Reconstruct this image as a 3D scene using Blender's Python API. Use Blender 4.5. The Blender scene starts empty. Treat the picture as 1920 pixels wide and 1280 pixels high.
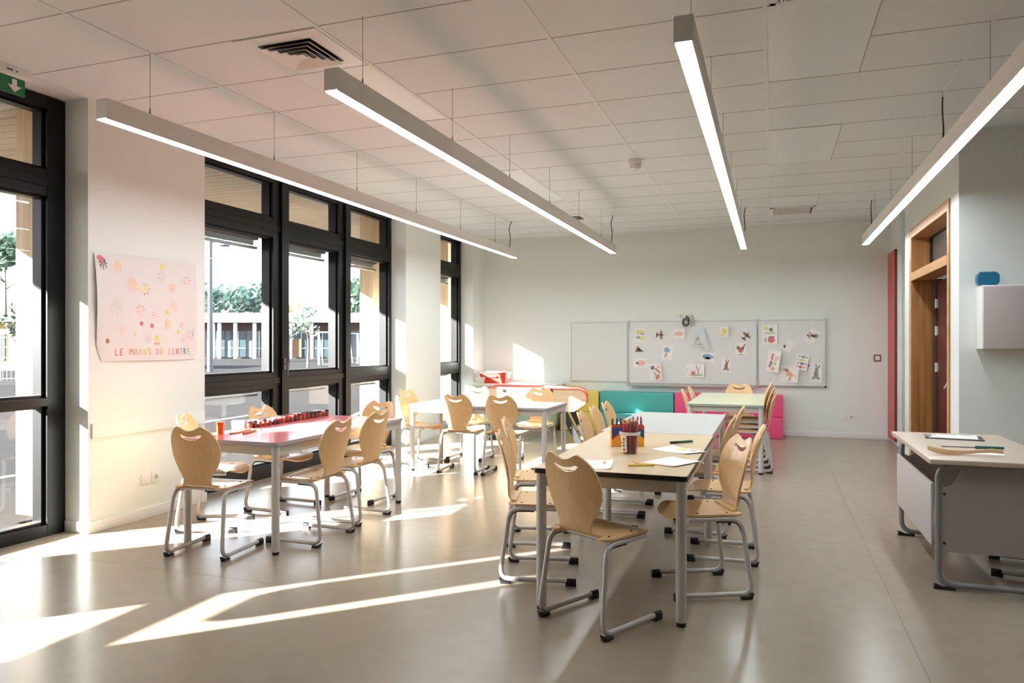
import bpy, bmesh, math, random
from mathutils import Vector, Matrix
random.seed(7)
R = math.radians
S = bpy.context.scene
COL = S.collection

# ------------------------------------------------------------------ camera
FPX, CYP, TH, HC, H = 1371.4, 645.6, 0.3411, 1.40, 3.22
cam = bpy.data.cameras.new('camera')
cam.lens = FPX * 36 / 1920
cam.sensor_width = 36
cam.shift_y = (CYP - 640) / 1920
cam.clip_end = 600
camo = bpy.data.objects.new('camera', cam)
camo.location = (0, 0, HC)
camo.rotation_euler = (R(90), 0, TH)
COL.objects.link(camo)
S.camera = camo

# ------------------------------------------------------------------ sky, sun, exposure
S.view_settings.view_transform = 'Standard'
S.view_settings.look = 'None'
S.view_settings.gamma = 1
S.view_settings.use_curve_mapping = False
S.view_settings.exposure = 0.56
S.cycles.use_denoising = True
S.cycles.max_bounces = 9
S.cycles.diffuse_bounces = 6
S.cycles.transparent_max_bounces = 16
S.cycles.sample_clamp_indirect = 6
S.cycles.caustics_reflective = False
S.cycles.caustics_refractive = False

W = bpy.data.worlds.new('sky'); S.world = W; W.use_nodes = True
wn = W.node_tree; wn.nodes.clear()
wo = wn.nodes.new('ShaderNodeOutputWorld'); wb = wn.nodes.new('ShaderNodeBackground')
tc = wn.nodes.new('ShaderNodeTexCoord'); sx = wn.nodes.new('ShaderNodeSeparateXYZ')
cr = wn.nodes.new('ShaderNodeValToRGB')
nz = wn.nodes.new('ShaderNodeTexNoise'); nz.inputs['Scale'].default_value = 2.2; nz.inputs['Detail'].default_value = 5
mp = wn.nodes.new('ShaderNodeMapping'); mp.inputs['Scale'].default_value = (1, 1, 4)
mx = wn.nodes.new('ShaderNodeMixRGB'); cl = wn.nodes.new('ShaderNodeValToRGB')
wn.links.new(tc.outputs['Generated'], sx.inputs[0]); wn.links.new(sx.outputs['Z'], cr.inputs[0])
cr.color_ramp.elements[0].position = 0.0; cr.color_ramp.elements[0].color = (0.98, 1.0, 1.03, 1)
cr.color_ramp.elements[1].position = 0.6; cr.color_ramp.elements[1].color = (0.50, 0.72, 1.0, 1)
wn.links.new(tc.outputs['Generated'], mp.inputs[0]); wn.links.new(mp.outputs[0], nz.inputs[0])
wn.links.new(nz.outputs['Fac'], cl.inputs[0])
cl.color_ramp.elements[0].position = 0.42; cl.color_ramp.elements[0].color = (0, 0, 0, 1)
cl.color_ramp.elements[1].position = 0.66; cl.color_ramp.elements[1].color = (1, 1, 1, 1)
wn.links.new(cl.outputs[0], mx.inputs[0]); wn.links.new(cr.outputs[0], mx.inputs[1]); mx.inputs[2].default_value = (1.0, 1.0, 1.02, 1)
wn.links.new(mx.outputs[0], wb.inputs[0]); wb.inputs[1].default_value = 3.6
wn.links.new(wb.outputs[0], wo.inputs[0])

AZ, EL = R(45.3), R(19.1)
sd = Vector((math.sin(AZ) * math.cos(EL), math.cos(AZ) * math.cos(EL), -math.sin(EL)))
sl = bpy.data.lights.new('sun', 'SUN'); sl.energy = 48; sl.angle = R(0.55); sl.color = (1, 0.97, 0.93)
so = bpy.data.objects.new('sun', sl); so.rotation_euler = sd.to_track_quat('-Z', 'Y').to_euler()
so.location = (-20, -20, 15); COL.objects.link(so)
LED = 26.0

# ------------------------------------------------------------------ helpers
cT, sT = math.cos(TH), math.sin(TH)
def ray(px, py):
    u = (px - 960) / FPX; v = (CYP - py) / FPX
    return Vector((-sT + u * cT, cT + u * sT, v))
def atz(px, py, z=0.0):
    d = ray(px, py); return Vector((0, 0, HC)) + d * ((z - HC) / d.z)
def atx(px, py, x):
    d = ray(px, py); return Vector((0, 0, HC)) + d * (x / d.x)
def aty(px, py, y):
    d = ray(px, py); return Vector((0, 0, HC)) + d * (y / d.y)
def att(px, py, t):
    return Vector((0, 0, HC)) + ray(px, py) * t

MATS = {}
def srgb(c):
    return tuple(((x / 255) / 12.92 if x / 255 <= .04045 else ((x / 255 + .055) / 1.055) ** 2.4) for x in c)
def mat(name, col, rough=0.5, metal=0.0, noise=None, bump=0.0, spec=0.5, coat=0.0):
    """noise = (scale xyz, second colour, contrast low, high)"""
    if name in MATS: return MATS[name]
    m = bpy.data.materials.new(name); m.use_nodes = True
    nt = m.node_tree; b = nt.nodes['Principled BSDF']
    c = srgb(col); b.inputs['Base Color'].default_value = (*c, 1)
    b.inputs['Roughness'].default_value = rough; b.inputs['Metallic'].default_value = metal
    b.inputs['Specular IOR Level'].default_value = spec
    b.inputs['Coat Weight'].default_value = coat
    if noise or bump:
        t = nt.nodes.new('ShaderNodeTexCoord'); mpn = nt.nodes.new('ShaderNodeMapping')
        n = nt.nodes.new('ShaderNodeTexNoise'); n.inputs['Detail'].default_value = 6
        nt.links.new(t.outputs['Object'], mpn.inputs[0]); nt.links.new(mpn.outputs[0], n.inputs[0])
        sc = noise[0] if noise else (40, 40, 40)
        mpn.inputs['Scale'].default_value = sc; n.inputs['Scale'].default_value = 1
        if noise:
            rp = nt.nodes.new('ShaderNodeValToRGB')
            rp.color_ramp.elements[0].position = noise[2]; rp.color_ramp.elements[1].position = noise[3]
            rp.color_ramp.elements[0].color = (*c, 1); rp.color_ramp.elements[1].color = (*srgb(noise[1]), 1)
            nt.links.new(n.outputs['Fac'], rp.inputs[0]); nt.links.new(rp.outputs[0], b.inputs['Base Color'])
        if bump:
            bp = nt.nodes.new('ShaderNodeBump'); bp.inputs['Strength'].default_value = bump; bp.inputs['Distance'].default_value = 0.002
            nt.links.new(n.outputs['Fac'], bp.inputs['Height']); nt.links.new(bp.outputs[0], b.inputs['Normal'])
    MATS[name] = m
    return m
def emit(name, col, k):
    m = bpy.data.materials.new(name); m.use_nodes = True; b = m.node_tree.nodes['Principled BSDF']
    b.inputs['Base Color'].default_value = (.8, .8, .8, 1)
    b.inputs['Emission Color'].default_value = (*col, 1); b.inputs['Emission Strength'].default_value = k
    MATS[name] = m; return m
def glass(name, tint, refl=1.0):
    m = bpy.data.materials.new(name); m.use_nodes = True; nt = m.node_tree; nt.nodes.clear()
    o = nt.nodes.new('ShaderNodeOutputMaterial'); mixn = nt.nodes.new('ShaderNodeMixShader')
    tr = nt.nodes.new('ShaderNodeBsdfTransparent'); gl = nt.nodes.new('ShaderNodeBsdfGlossy'); fr = nt.nodes.new('ShaderNodeFresnel')
    tr.inputs[0].default_value = (*tint, 1); gl.inputs['Roughness'].default_value = 0.01
    gl.inputs[0].default_value = (refl, refl, refl, 1); fr.inputs[0].default_value = 1.35
    ge = nt.nodes.new('ShaderNodeNewGeometry'); mu = nt.nodes.new('ShaderNodeMath'); mu.operation = 'MULTIPLY'
    iv = nt.nodes.new('ShaderNodeMath'); iv.operation = 'SUBTRACT'; iv.inputs[0].default_value = 1.0
    nt.links.new(ge.outputs['Backfacing'], iv.inputs[1]); nt.links.new(fr.outputs[0], mu.inputs[0]); nt.links.new(iv.outputs[0], mu.inputs[1])
    nt.links.new(mu.outputs[0], mixn.inputs[0]); nt.links.new(tr.outputs[0], mixn.inputs[1]); nt.links.new(gl.outputs[0], mixn.inputs[2])
    nt.links.new(mixn.outputs[0], o.inputs[0]); MATS[name] = m; return m

def tag(o, label=None, cat=None, group=None, kind=None):
    if label: o['label'] = label
    if cat: o['category'] = cat
    if group: o['group'] = group
    if kind: o['kind'] = kind
    return o
def thing(name, label, cat, loc=(0, 0, 0), rz=0.0, group=None):
    o = bpy.data.objects.new(name, None); o.empty_display_size = 0.1
    o.location = loc; o.rotation_euler = (0, 0, rz); COL.objects.link(o)
    return tag(o, label, cat, group)
def copy_tree(o, parent=None):
    c = o.copy(); COL.objects.link(c)
    if parent: c.parent = parent
    for ch in list(o.children): copy_tree(ch, c)
    return c

def fillet(pts, rad, n=6):
    out = [Vector(pts[0])]
    for i in range(1, len(pts) - 1):
        p0, p1, p2 = Vector(pts[i - 1]), Vector(pts[i]), Vector(pts[i + 1])
        a, b = (p0 - p1).normalized(), (p2 - p1).normalized()
        r = rad[i - 1] if isinstance(rad, (list, tuple)) else rad
        ang = a.angle(b)
        d = min(r / math.tan(ang / 2), (p0 - p1).length * .49, (p2 - p1).length * .49)
        q0, q2 = p1 + a * d, p1 + b * d
        for k in range(n + 1):
            t = k / n
            out.append((1 - t) ** 2 * q0 + 2 * t * (1 - t) * (p1 * .62 + (q0 + q2) * .19) + t * t * q2 if 0 else
                       ((1 - t) ** 2 * q0 + 2 * t * (1 - t) * p1 * 1 + t * t * q2))
    out.append(Vector(pts[-1]))
    return out

class MB:
    def __init__(s): s.v = []; s.f = []; s.m = []
    def add(s, vs, fs, mi=0):
        b = len(s.v); s.v += [Vector(p) for p in vs]
        for f in fs: s.f.append([b + i for i in f]); s.m.append(mi)
        return s
    def box(s, x0, x1, y0, y1, z0, z1, mi=0):
        return s.add([(x0, y0, z0), (x1, y0, z0), (x1, y1, z0), (x0, y1, z0), (x0, y0, z1), (x1, y0, z1), (x1, y1, z1), (x0, y1, z1)],
                     [(0, 3, 2, 1), (4, 5, 6, 7), (0, 1, 5, 4), (1, 2, 6, 5), (2, 3, 7, 6), (3, 0, 4, 7)], mi)
    def bar(s, p, q, w, d, mi=0, up=(0, 0, 1)):
        p, q = Vector(p), Vector(q); a = (q - p).normalized(); u = Vector(up)
        if abs(a.dot(u)) > .98: u = Vector((0, 1, 0))
        x = a.cross(u).normalized() * w / 2; y = x.cross(a).normalized() * d / 2
        return s.add([p - x - y, p + x - y, p + x + y, p - x + y, q - x - y, q + x - y, q + x + y, q - x + y],
                     [(0, 1, 2, 3), (7, 6, 5, 4), (0, 4, 5, 1), (1, 5, 6, 2), (2, 6, 7, 3), (3, 7, 4, 0)], mi)
    def tube(s, pts, r, n=10, mi=0, cap=True):
        pts = [Vector(p) for p in pts]; rings = []
        t0 = (pts[1] - pts[0]).normalized(); ref = Vector((0, 0, 1)) if abs(t0.z) < .9 else Vector((1, 0, 0))
        nrm = t0.cross(ref).normalized()
        vs = []
        for i, p in enumerate(pts):
            t = (pts[min(i + 1, len(pts) - 1)] - pts[max(i - 1, 0)]).normalized()
            nrm = (nrm - t * nrm.dot(t)).normalized(); bn = t.cross(nrm)
            rr = r[i] if isinstance(r, (list, tuple)) else r
            for k in range(n):
                a = 2 * math.pi * k / n; vs.append(p + nrm * math.cos(a) * rr + bn * math.sin(a) * rr)
        fs = []
        for i in range(len(pts) - 1):
            for k in range(n):
                fs.append((i * n + k, i * n + (k + 1) % n, (i + 1) * n + (k + 1) % n, (i + 1) * n + k))
        if cap: fs.append(tuple(range(n))[::-1]); fs.append(tuple((len(pts) - 1) * n + k for k in range(n)))
        return s.add(vs, fs, mi)
    def cyl(s, p, q, r, n=14, mi=0, r2=None):
        return s.tube([p, q], [r, r2 if r2 is not None else r], n, mi)
    def prism(s, poly, o, ax, ay, depth, mi=0):
        o, ax, ay = Vector(o), Vector(ax), Vector(ay); n = ax.cross(ay).normalized() * depth
        k = len(poly)
        a = [o + ax * p[0] + ay * p[1] for p in poly]
        return s.add(a + [p + n for p in a], [tuple(range(k))[::-1], tuple(range(k, 2 * k))] +
                     [(i, (i + 1) % k, k + (i + 1) % k, k + i) for i in range(k)], mi)
    def lathe(s, prof, c=(0, 0, 0), n=20, mi=0, cap=True):
        c = Vector(c); vs = []; fs = []
        for (r, z) in prof:
            for k in range(n):
                a = 2 * math.pi * k / n; vs.append(c + Vector((r * math.cos(a), r * math.sin(a), z)))
        for i in range(len(prof) - 1):
            for k in range(n): fs.append((i * n + k, i * n + (k + 1) % n, (i + 1) * n + (k + 1) % n, (i + 1) * n + k))
        if cap: fs.append(tuple(range(n))[::-1]); fs.append(tuple((len(prof) - 1) * n + k for k in range(n)))
        return s.add(vs, fs, mi)
    def grid(s, fn, nu, nv, mi=0):
        vs = [fn(i / nu, j / nv) for j in range(nv + 1) for i in range(nu + 1)]
        fs = [(j * (nu + 1) + i, j * (nu + 1) + i + 1, (j + 1) * (nu + 1) + i + 1, (j + 1) * (nu + 1) + i) for j in range(nv) for i in range(nu)]
        return s.add(vs, fs, mi)
    def ico(s, c, r, sub=1, jit=0.0, mi=0, sc=(1, 1, 1)):
        bm = bmesh.new(); bmesh.ops.create_icosphere(bm, subdivisions=sub, radius=1)
        bm.verts.ensure_lookup_table(); c = Vector(c)
        vs = []
        for v in bm.verts:
            k = r * (1 + random.uniform(-jit, jit)); vs.append(c + Vector((v.co.x * k * sc[0], v.co.y * k * sc[1], v.co.z * k * sc[2])))
        fs = [tuple(v.index for v in f.verts) for f in bm.faces]; bm.free()
        return s.add(vs, fs, mi)
    def build(s, name, mats, parent=None, world=False, smooth=40, bevel=0.0, seg=2, solid=0.0, weld=0.0, normals=True):
        if not isinstance(mats, (list, tuple)): mats = [mats]
        off = Vector((0, 0, 0))
        if world and parent is not None:
            off = Vector(parent.location)
            q = parent
            while q.parent: q = q.parent; off += Vector(q.location)
        elif parent is None:
            xs = [p.x for p in s.v]; ys = [p.y for p in s.v]; zs = [p.z for p in s.v]
            off = Vector(((min(xs) + max(xs)) / 2, (min(ys) + max(ys)) / 2, min(zs)))
        bm = bmesh.new()
        vv = [bm.verts.new(p - off) for p in s.v]
        for f, mi in zip(s.f, s.m):
            try:
                fc = bm.faces.new([vv[i] for i in f]); fc.material_index = mi
            except ValueError: pass
        if weld: bmesh.ops.remove_doubles(bm, verts=bm.verts, dist=weld)
        if normals: bmesh.ops.recalc_face_normals(bm, faces=bm.faces)
        if solid: bmesh.ops.solidify(bm, geom=list(bm.faces), thickness=solid)
        if bevel:
            es = [e for e in bm.edges if len(e.link_faces) == 2 and e.calc_face_angle(0) > R(30)]
            bmesh.ops.bevel(bm, geom=es, offset=bevel, segments=seg, affect='EDGES', profile=0.6, clamp_overlap=True)
        me = bpy.data.meshes.new(name); bm.to_mesh(me); bm.free()
        for m in mats: me.materials.append(m)
        if smooth:
            me.shade_smooth()
            try: me.set_sharp_from_angle(angle=R(smooth))
            except Exception: pass
        o = bpy.data.objects.new(name, me); COL.objects.link(o)
        if parent is not None: o.parent = parent
        else: o.location = off
        return o
def struct(name, mb, mats, **k):
    return tag(mb.build(name, mats, **k), kind='structure')

def ell(cx, cy, rx, ry, n=14, a0=0.0, rot=0.0):
    o = []
    for k in range(n):
        a = a0 + 2 * math.pi * k / n; x, y = rx * math.cos(a), ry * math.sin(a)
        o.append((cx + x * math.cos(rot) - y * math.sin(rot), cy + x * math.sin(rot) + y * math.cos(rot)))
    return o
def stroke(x0, y0, x1, y1, w):
    dx, dy = x1 - x0, y1 - y0; l = math.hypot(dx, dy) or 1; nx, ny = -dy / l * w / 2, dx / l * w / 2
    return [(x0 + nx, y0 + ny), (x0 - nx, y0 - ny), (x1 - nx, y1 - ny), (x1 + nx, y1 + ny)]
LET = {'L': [(0, 1, 0, 0), (0, 0, .8, 0)], 'E': [(0, 1, 0, 0), (0, 0, .8, 0), (0, .5, .6, .5), (0, 1, .8, 1)],
       'M': [(0, 0, 0, 1), (0, 1, .5, .4), (.5, .4, 1, 1), (1, 1, 1, 0)], 'A': [(0, 0, .5, 1), (.5, 1, 1, 0), (.2, .4, .8, .4)],
       'I': [(.4, 0, .4, 1)], 'N': [(0, 0, 0, 1), (0, 1, .8, 0), (.8, 0, .8, 1)],
       'S': [(.8, .9, .2, 1), (.2, 1, .1, .6), (.1, .6, .8, .4), (.8, .4, .7, 0), (.7, 0, 0, .1)],
       'D': [(0, 0, 0, 1), (0, 1, .7, .7), (.7, .7, .7, .3), (.7, .3, 0, 0)], 'U': [(0, 1, 0, .1), (0, .1, .7, .1), (.7, .1, .7, 1)],
       'C': [(.8, .9, .2, 1), (.2, 1, 0, .5), (0, .5, .2, 0), (.2, 0, .8, .1)], 'T': [(.4, 0, .4, 1), (0, 1, .8, 1)],
       'R': [(0, 0, 0, 1), (0, 1, .7, .8), (.7, .8, 0, .5), (.2, .5, .8, 0)]}

# ------------------------------------------------------------------ materials
m_wall = mat('white_wall_paint', (229, 233, 229), .6, bump=.04)
m_ceil = mat('ceiling_tile', (222, 226, 228), .75, bump=.05)
m_runner = mat('ceiling_runner', (224, 226, 228), .5)
m_seam = mat('ceiling_seam', (172, 165, 158), .8)
m_cpan = mat('ceiling_metal_panel', (226, 230, 232), .35)
m_white = mat('white_lacquer', (232, 232, 230), .4)
m_floor = mat('beige_linoleum', (151, 137, 118), .25, noise=((9, 9, 9), (156, 142, 123), .35, .7), bump=.02, spec=.4)
m_seamf = mat('floor_seam', (118, 104, 88), .8, spec=.1)
m_black = mat('black_aluminium', (13, 13, 14), .4, spec=.3)
m_blk = mat('black_plastic', (22, 22, 24), .45)
m_beech = mat('beech_plywood', (232, 190, 136), .32, noise=((60, 60, 3), (222, 178, 122), .35, .75), coat=.3)
m_steel = mat('silver_painted_steel', (204, 201, 198), .35, metal=.15)
m_apron = mat('grey_painted_apron', (196, 190, 182), .45)
m_oak = mat('oiled_oak', (176, 124, 70), .45, noise=((14, 14, 1.2), (140, 92, 46), .35, .7))
m_oakl = mat('pale_oak_edge', (206, 160, 118), .45, noise=((14, 2, 14), (186, 138, 94), .35, .7))
m_red = mat('dark_red_door', (84, 18, 24), .45)
m_redp = mat('coral_red_panel', (205, 92, 88), .5)
m_glass = glass('window_glass', (.95, .965, .965))
m_paper = mat('white_paper', (236, 232, 228), .7)
m_galv = mat('raised_blind_aluminium', (188, 190, 188), .4, metal=.4)
m_fix = mat('white_lamp_body', (236, 232, 228), .45)
m_diff = emit('lamp_diffuser', (.88, .965, 1.0), LED)
m_wire = mat('steel_wire', (120, 114, 108), .4, metal=.6)
m_alu = mat('aluminium_trim', (192, 192, 190), .35, metal=.25)
m_board = mat('whiteboard_enamel', (226, 227, 225), .22)
m_plank = mat('pine_soffit', (186, 166, 142), .6, noise=((1.5, 22, 22), (168, 144, 116), .4, .7))
m_glulam = mat('glulam_pine', (214, 186, 150), .6, noise=((20, 20, 1.5), (190, 156, 116), .4, .7))
m_asph = mat('worn_asphalt', (64, 62, 61), .9, noise=((60, 60, 60), (50, 49, 48), .4, .65), spec=0)
m_pave = mat('grey_paving', (66, 64, 63), .85, spec=0)

# ------------------------------------------------------------------ setting: floor, ceiling
XW, XG, YF = -4.76, -5.03, 11.98       # pier face, glazing face, far wall
b = MB().box(-5.15, 3.6, -3, 12.1, -.08, 0)
for x in (.62,):                  # welded seams between the lino sheets
    b.box(x - .0015, x + .0015, -3, 11.9, -.001, .0003, 1)
b.box(-4.7, -2.6, 3.565, 3.567, -.001, .0003, 1)
struct('floor', b, [m_floor, m_seamf])

b = MB().box(-5.16, 3.6, -3, 12.1, H, H + .1)
TX, TY = [-3.66, -2.455, -1.245, -.035, 1.17, 2.38], [3.57 + .605 * k for k in range(-10, 14)]
for x in TX: b.box(x - .012, x + .012, -3, YF, H - .004, H + .01, 1)
for y in TY: b.box(-4.76, 3.5, y - .0035, y + .0035, H - .0015, H + .01, 2)
b.box(-4.76, -4.74, -3, YF, H - .004, H + .01, 1)
b.box(-4.7, 1.6, YF - .16, YF - .155, H - .0015, H + .01, 2)
for (x0, x1, y0, y1) in ((-2.44, -1.9, 4.17, 5.36), (-2.44, -1.9, 6.0, 7.78), (-.02, .545, 4.17, 5.37), (-.02, .545, 6.6, 7.85), (-.02, .545, 9.6, 10.3), (-3.045, -2.47, 4.17, 5.36), (-3.045, -2.47, 7.2, 8.9)):
    if x0 == -2.44: continue
    b.box(x0, x1, y0, y1, H - .003, H + .01, 3)
    b.box(x1, x1 + .006, y0, y1, H - .0035, H + .01, 2); b.box(x0, x1, y0 - .006, y0, H - .0035, H + .01, 2); b.box(x0, x1, y1, y1 + .006, H - .0035, H + .01, 2)
struct('ceiling', b, [m_ceil, m_runner, m_seam, m_cpan])

# ------------------------------------------------------------------ setting: walls
PIERS = [(-3, -3.0 + 3.27), (4.045, 5.225), (9.03, 10.15), (11.45, 12.1)]
b = MB()
for (y0, y1) in PIERS: b.box(-5.16, XW, y0, y1, -.05, H)
struct('wall_left', b, m_wall)
struct('wall_far', MB().box(-5.16, 1.9, YF, YF + .15, -.05, H), mat('cool_white_paint', (226, 231, 226), .6, bump=.04))
struct('wall_near', MB().box(-5.16, 3.6, -3.12, -3, -.05, H), mat('taupe_paint', (150, 144, 138), .7))
XR, XO, YO0, YO1 = 1.64, 1.50, 7.13, 9.79   # far right wall, oak door wall
b = MB()
b.box(XR, XR + .12, 11.42, YF, -.05, H)                  # stub beside the red panel
b.box(2.35, 2.45, 9.6, 11.4, -.05, H)                    # back of the recess
b.box(XR, 2.4, 11.30, 11.42, -.05, H)
b.box(XO, XO + .30, 9.40, YO1, -.05, H)                  # oak door wall, far jamb
b.box(XO, XO + .30, YO0, 7.46, -.05, H)                  # near jamb
b.box(XO, XO + .30, 7.46, 9.40, 2.69, H)                 # above the door
b.box(XO + .3, 2.4, 9.66, YO1, -.05, H)
b.box(XO + .3, 3.6, YO0, YO0 + .12, -.05, H)             # wall that carries the cabinet
struct('wall_side', MB().box(3.5, 3.6, -3, YO0, -.05, H), mat('taupe_paint', (150, 144, 138), .7))
b.box(2.75, 2.85, 7.2, 9.8, -.05, H)                     # corridor behind the door
struct('wall_right', b, m_wall)
# baseboards
def basebd(name, boxes):
    bb = MB()
    for q in boxes: bb.box(*q)
    struct(name, bb, m_white, bevel=.003)
basebd('baseboard_left', [(XW, XW + .014, y0 - (.0 if i else 0), y1 + .014, 0, .085) for i, (y0, y1) in enumerate(PIERS) if i] + [(-4.98, XW + .014, y0 - .014, y0, 0, .085) for (y0, y1) in PIERS[1:3]])
basebd('baseboard_far', [(XW, XR, YF - .014, YF, 0, .085)])
basebd('baseboard_right', [(XO - .014, XO, 9.44, YO1, 0, .085), (XO - .014, XO, YO0, 7.42, 0, .085), (XO - .014, 3.5, YO0 - .014, YO0, 0, .085)])
# protective rail on the first pier
struct('trim_1', MB().box(XW, XW + .016, 4.07, 5.21, .70, .81), m_white, bevel=.002)

# ------------------------------------------------------------------ windows
ZR = [(.14, .93), (1.10, 2.54), (2.745, 3.12)]
def window(n, y0, y1, panes, rows, label=None):
    fr = MB()
    zs0, zs1 = rows[0][0], rows[-1][1]
    X0, X1 = -5.14, -4.985
    fr.box(X0, X1, y0, panes[0][0], 0, 3.21); fr.box(X0, X1, panes[-1][1], y1, 0, 3.21)
    for (a, c) in zip(panes[:-1], panes[1:]):
        fr.box(X0, X1, a[1], c[0], 0, 3.21)
        fr.box(X1, X1 + .03, (a[1] + c[0]) / 2 - .025, (a[1] + c[0]) / 2 + .085, .12, 3.14)
    ya, yb = panes[0][0], panes[-1][1]
    fr.box(X0, X1 - .001, ya, yb, 0, zs0); fr.box(X0, X1 - .001, ya, yb, zs1, 3.21)
    for (a, c) in zip(rows[:-1], rows[1:]):
        fr.box(X0, X1 - .001, ya, yb, a[1], c[0])
        fr.box(X1 - .001, X1 + .012, ya, yb, (a[1] + c[0]) / 2 - .03, (a[1] + c[0]) / 2 + .03)
    for (p, q) in panes:                     # inner sash beads
        for (z0, z1) in rows:
            for (c0, c1, d0, d1) in ((p, p + .022, z0, z1), (q - .022, q, z0, z1)): fr.box(-5.10, -5.02, c0, c1, d0, d1)
            for (d0, d1) in ((z0, z0 + .02), (z1 - .02, z1)): fr.box(-5.10, -5.021, p + .022, q - .022, d0, d1)
    o = struct('window_%d' % n, fr, m_black, bevel=.002, seg=1)
    for (p, q) in panes:
        for (z0, z1) in rows:
            MB().box(-5.066, -5.060, p + .005, q - .005, z0 + .005, z1 - .005).build('pane', m_glass, o, world=True, smooth=0)
    return o
w1 = window(1, .27, 4.045, [(.37, 1.27), (1.62, 2.62), (2.90, 3.90)], [(.085, .95), (1.01, 2.485), (2.68, 3.12)])
w2 = window(2, 5.225, 9.03, [(5.43, 6.47), (6.74, 7.72), (7.99, 8.96)], ZR)
w3 = window(3, 10.15, 11.45, [(10.28, 11.37)], ZR)
# sash handle on the second window
hb = MB().box(-4.955, -4.935, 6.585, 6.625, 1.13, 1.25)
hb.tube(fillet([(-4.94, 6.605, 1.19), (-4.905, 6.605, 1.19), (-4.905, 6.605, 1.06)], .015, 4), .009, 8)
hb.build('window_handle', mat('satin_chrome', (120, 120, 120), .3, metal=.9), w2, world=True, bevel=0)
# raised venetian blinds outside the panes
def blind(y0, y1, z1, drop, n):
    t = thing('venetian_blind', n, 'blind', ((-5.22), (y0 + y1) / 2, z1 - drop), 0)
    MB().box(-5.255, -5.175, y0, y1, z1 - .045, z1).build('head_rail', m_galv, t, world=True)
    s_ = MB(); k = 0; z = z1 - .05
    gap = .011 if drop < .5 else .03
    while z > z1 - drop + .03:
        s_.add([(-5.25, y0 + .01, z), (-5.215, y0 + .01, z + .006), (-5.18, y0 + .01, z - (.0 if gap < .02 else .045)), (-5.25, y1 - .01, z), (-5.215, y1 - .01, z + .006), (-5.18, y1 - .01, z - (.0 if gap < .02 else .045))],
               [(0, 1, 4, 3), (1, 2, 5, 4)]); z -= gap
    s_.build('slats', m_galv, t, world=True, solid=.001)
    MB().box(-5.24, -5.19, y0, y1, z1 - drop, z1 - drop + .025).build('bottom_rail', m_galv, t, world=True)
pl = {0: 'first', 1: 'middle', 2: 'last'}
for i, (p, q) in enumerate([(5.43, 6.47), (6.74, 7.72), (7.99, 8.96)]):
    blind(p, q, 2.56, .14, 'raised grey slatted blind at the top of the %s tall pane of the big window' % ['left', 'middle', 'right'][i])
    blind(p, q, .97, .12, 'raised grey slatted blind above the %s low pane of the big window' % ['left', 'middle', 'right'][i])
blind(10.28, 11.37, 2.56, .14, 'raised grey slatted blind at the top of the narrow far window')
blind(10.28, 11.37, .97, .10, 'raised grey slatted blind above the low pane of the narrow far window')
t = thing('sun_screen_board', 'tall timber screen added out of view outside the left glazed bay to block sun', 'sun screen', (-6.5, .68, -.06))  # unseen timber board, added to block sun through the middle pane
MB().box(-6.52, -6.48, .10, 1.27, .04, 2.80).build('board', m_glulam, t, world=True, bevel=.003)
for y in (.13, 1.20): MB().box(-6.56, -6.521, y, y + .05, -.06, 2.80).build('post', m_glulam, t, world=True)
# unseen sheet added at the near bay glass to throw the rounded floor shade
b = MB().prism([(.575, 1.24), (.60, 1.17), (.66, 1.13), (1.04, 1.13), (1.11, 1.17), (1.14, 1.24), (1.14, 1.95), (.575, 1.95)], (-5.05, 0, 0), (0, 1, 0), (0, 0, 1), .002)
tag(b.build('paper_sheet', m_paper), 'white unseen sheet added on the near left bay glass to shade the floor', 'paper')

# ------------------------------------------------------------------ oak doorway
b = MB()
b.box(XO - .012, XO + .20, 9.30, 9.42, 0, 2.70); b.box(XO - .012, XO + .20, 7.44, 7.50, 0, 2.70)
b.box(XO - .012, XO + .20, 7.50, 9.30, 2.60, 2.70)
b.box(XO - .012, XO + .20, 7.50, 9.30, 2.12, 2.20)
for k in range(3):                                   # staves of the deep lining
    b.box(XO + .004 + k * .062, XO + .062 + k * .062, 9.296, 9.305, 0, 2.12)
fr = struct('door_1', b, m_oak, bevel=.002, seg=1)
MB().box(XO - .016, XO - .012, 9.30, 9.42, 0, 2.70).box(XO - .016, XO - .012, 7.44, 7.50, 0, 2.70).box(XO - .016, XO - .012, 7.5, 9.3, 2.60, 2.70).box(XO - .02, XO - .012, 7.5, 9.3, 2.115, 2.205).build('architrave', m_oakl, fr, world=True)
MB().box(XO + .186, XO + .194, 7.5, 9.3, 2.2, 2.6).build('pane', m_glass, fr, world=True)
MB().box(XO + .17, XO + .20, 7.5, 9.3, 2.2, 2.225).box(XO + .17, XO + .20, 9.275, 9.3, 2.2, 2.6).box(XO + .17, XO + .20, 7.5, 9.3, 2.585, 2.6).build('glazing_bead', m_blk, fr, world=True)
# door leaf, closed at the back of the lining
lf = MB().box(XO + .215, XO + .26, 7.46, 9.14, .005, 2.09).build('door_leaf', m_red, fr, world=True, bevel=.003)
MB().box(XO + .20, XO + .27, 9.145, 9.165, 0, 2.12).box(XO + .20, XO + .26, 9.19, 9.30, 0, 2.12).build('rebate', mat('dark_oak_rebate', (70, 48, 28), .6), fr, world=True)
for z in (.25, 1.15, 1.55, 1.85):
    MB().cyl((XO + .206, 9.148, z - .05), (XO + .206, 9.148, z + .05), .012, 10).box(XO + .210, XO + .216, 9.10, 9.148, z - .045, z + .045).build('hinge', m_alu, lf, world=True)
hp = aty(1772, 700, 8.0); hx = XO + .214
MB().tube(fillet([(hx, 8.25, 1.04), (hx - .06, 8.25, 1.04), (hx - .065, 8.42, .96)], .02, 4), .013, 10).box(hx - .006, hx, 8.21, 8.29, .93, 1.15).build('door_handle', m_alu, lf, world=True)
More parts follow.
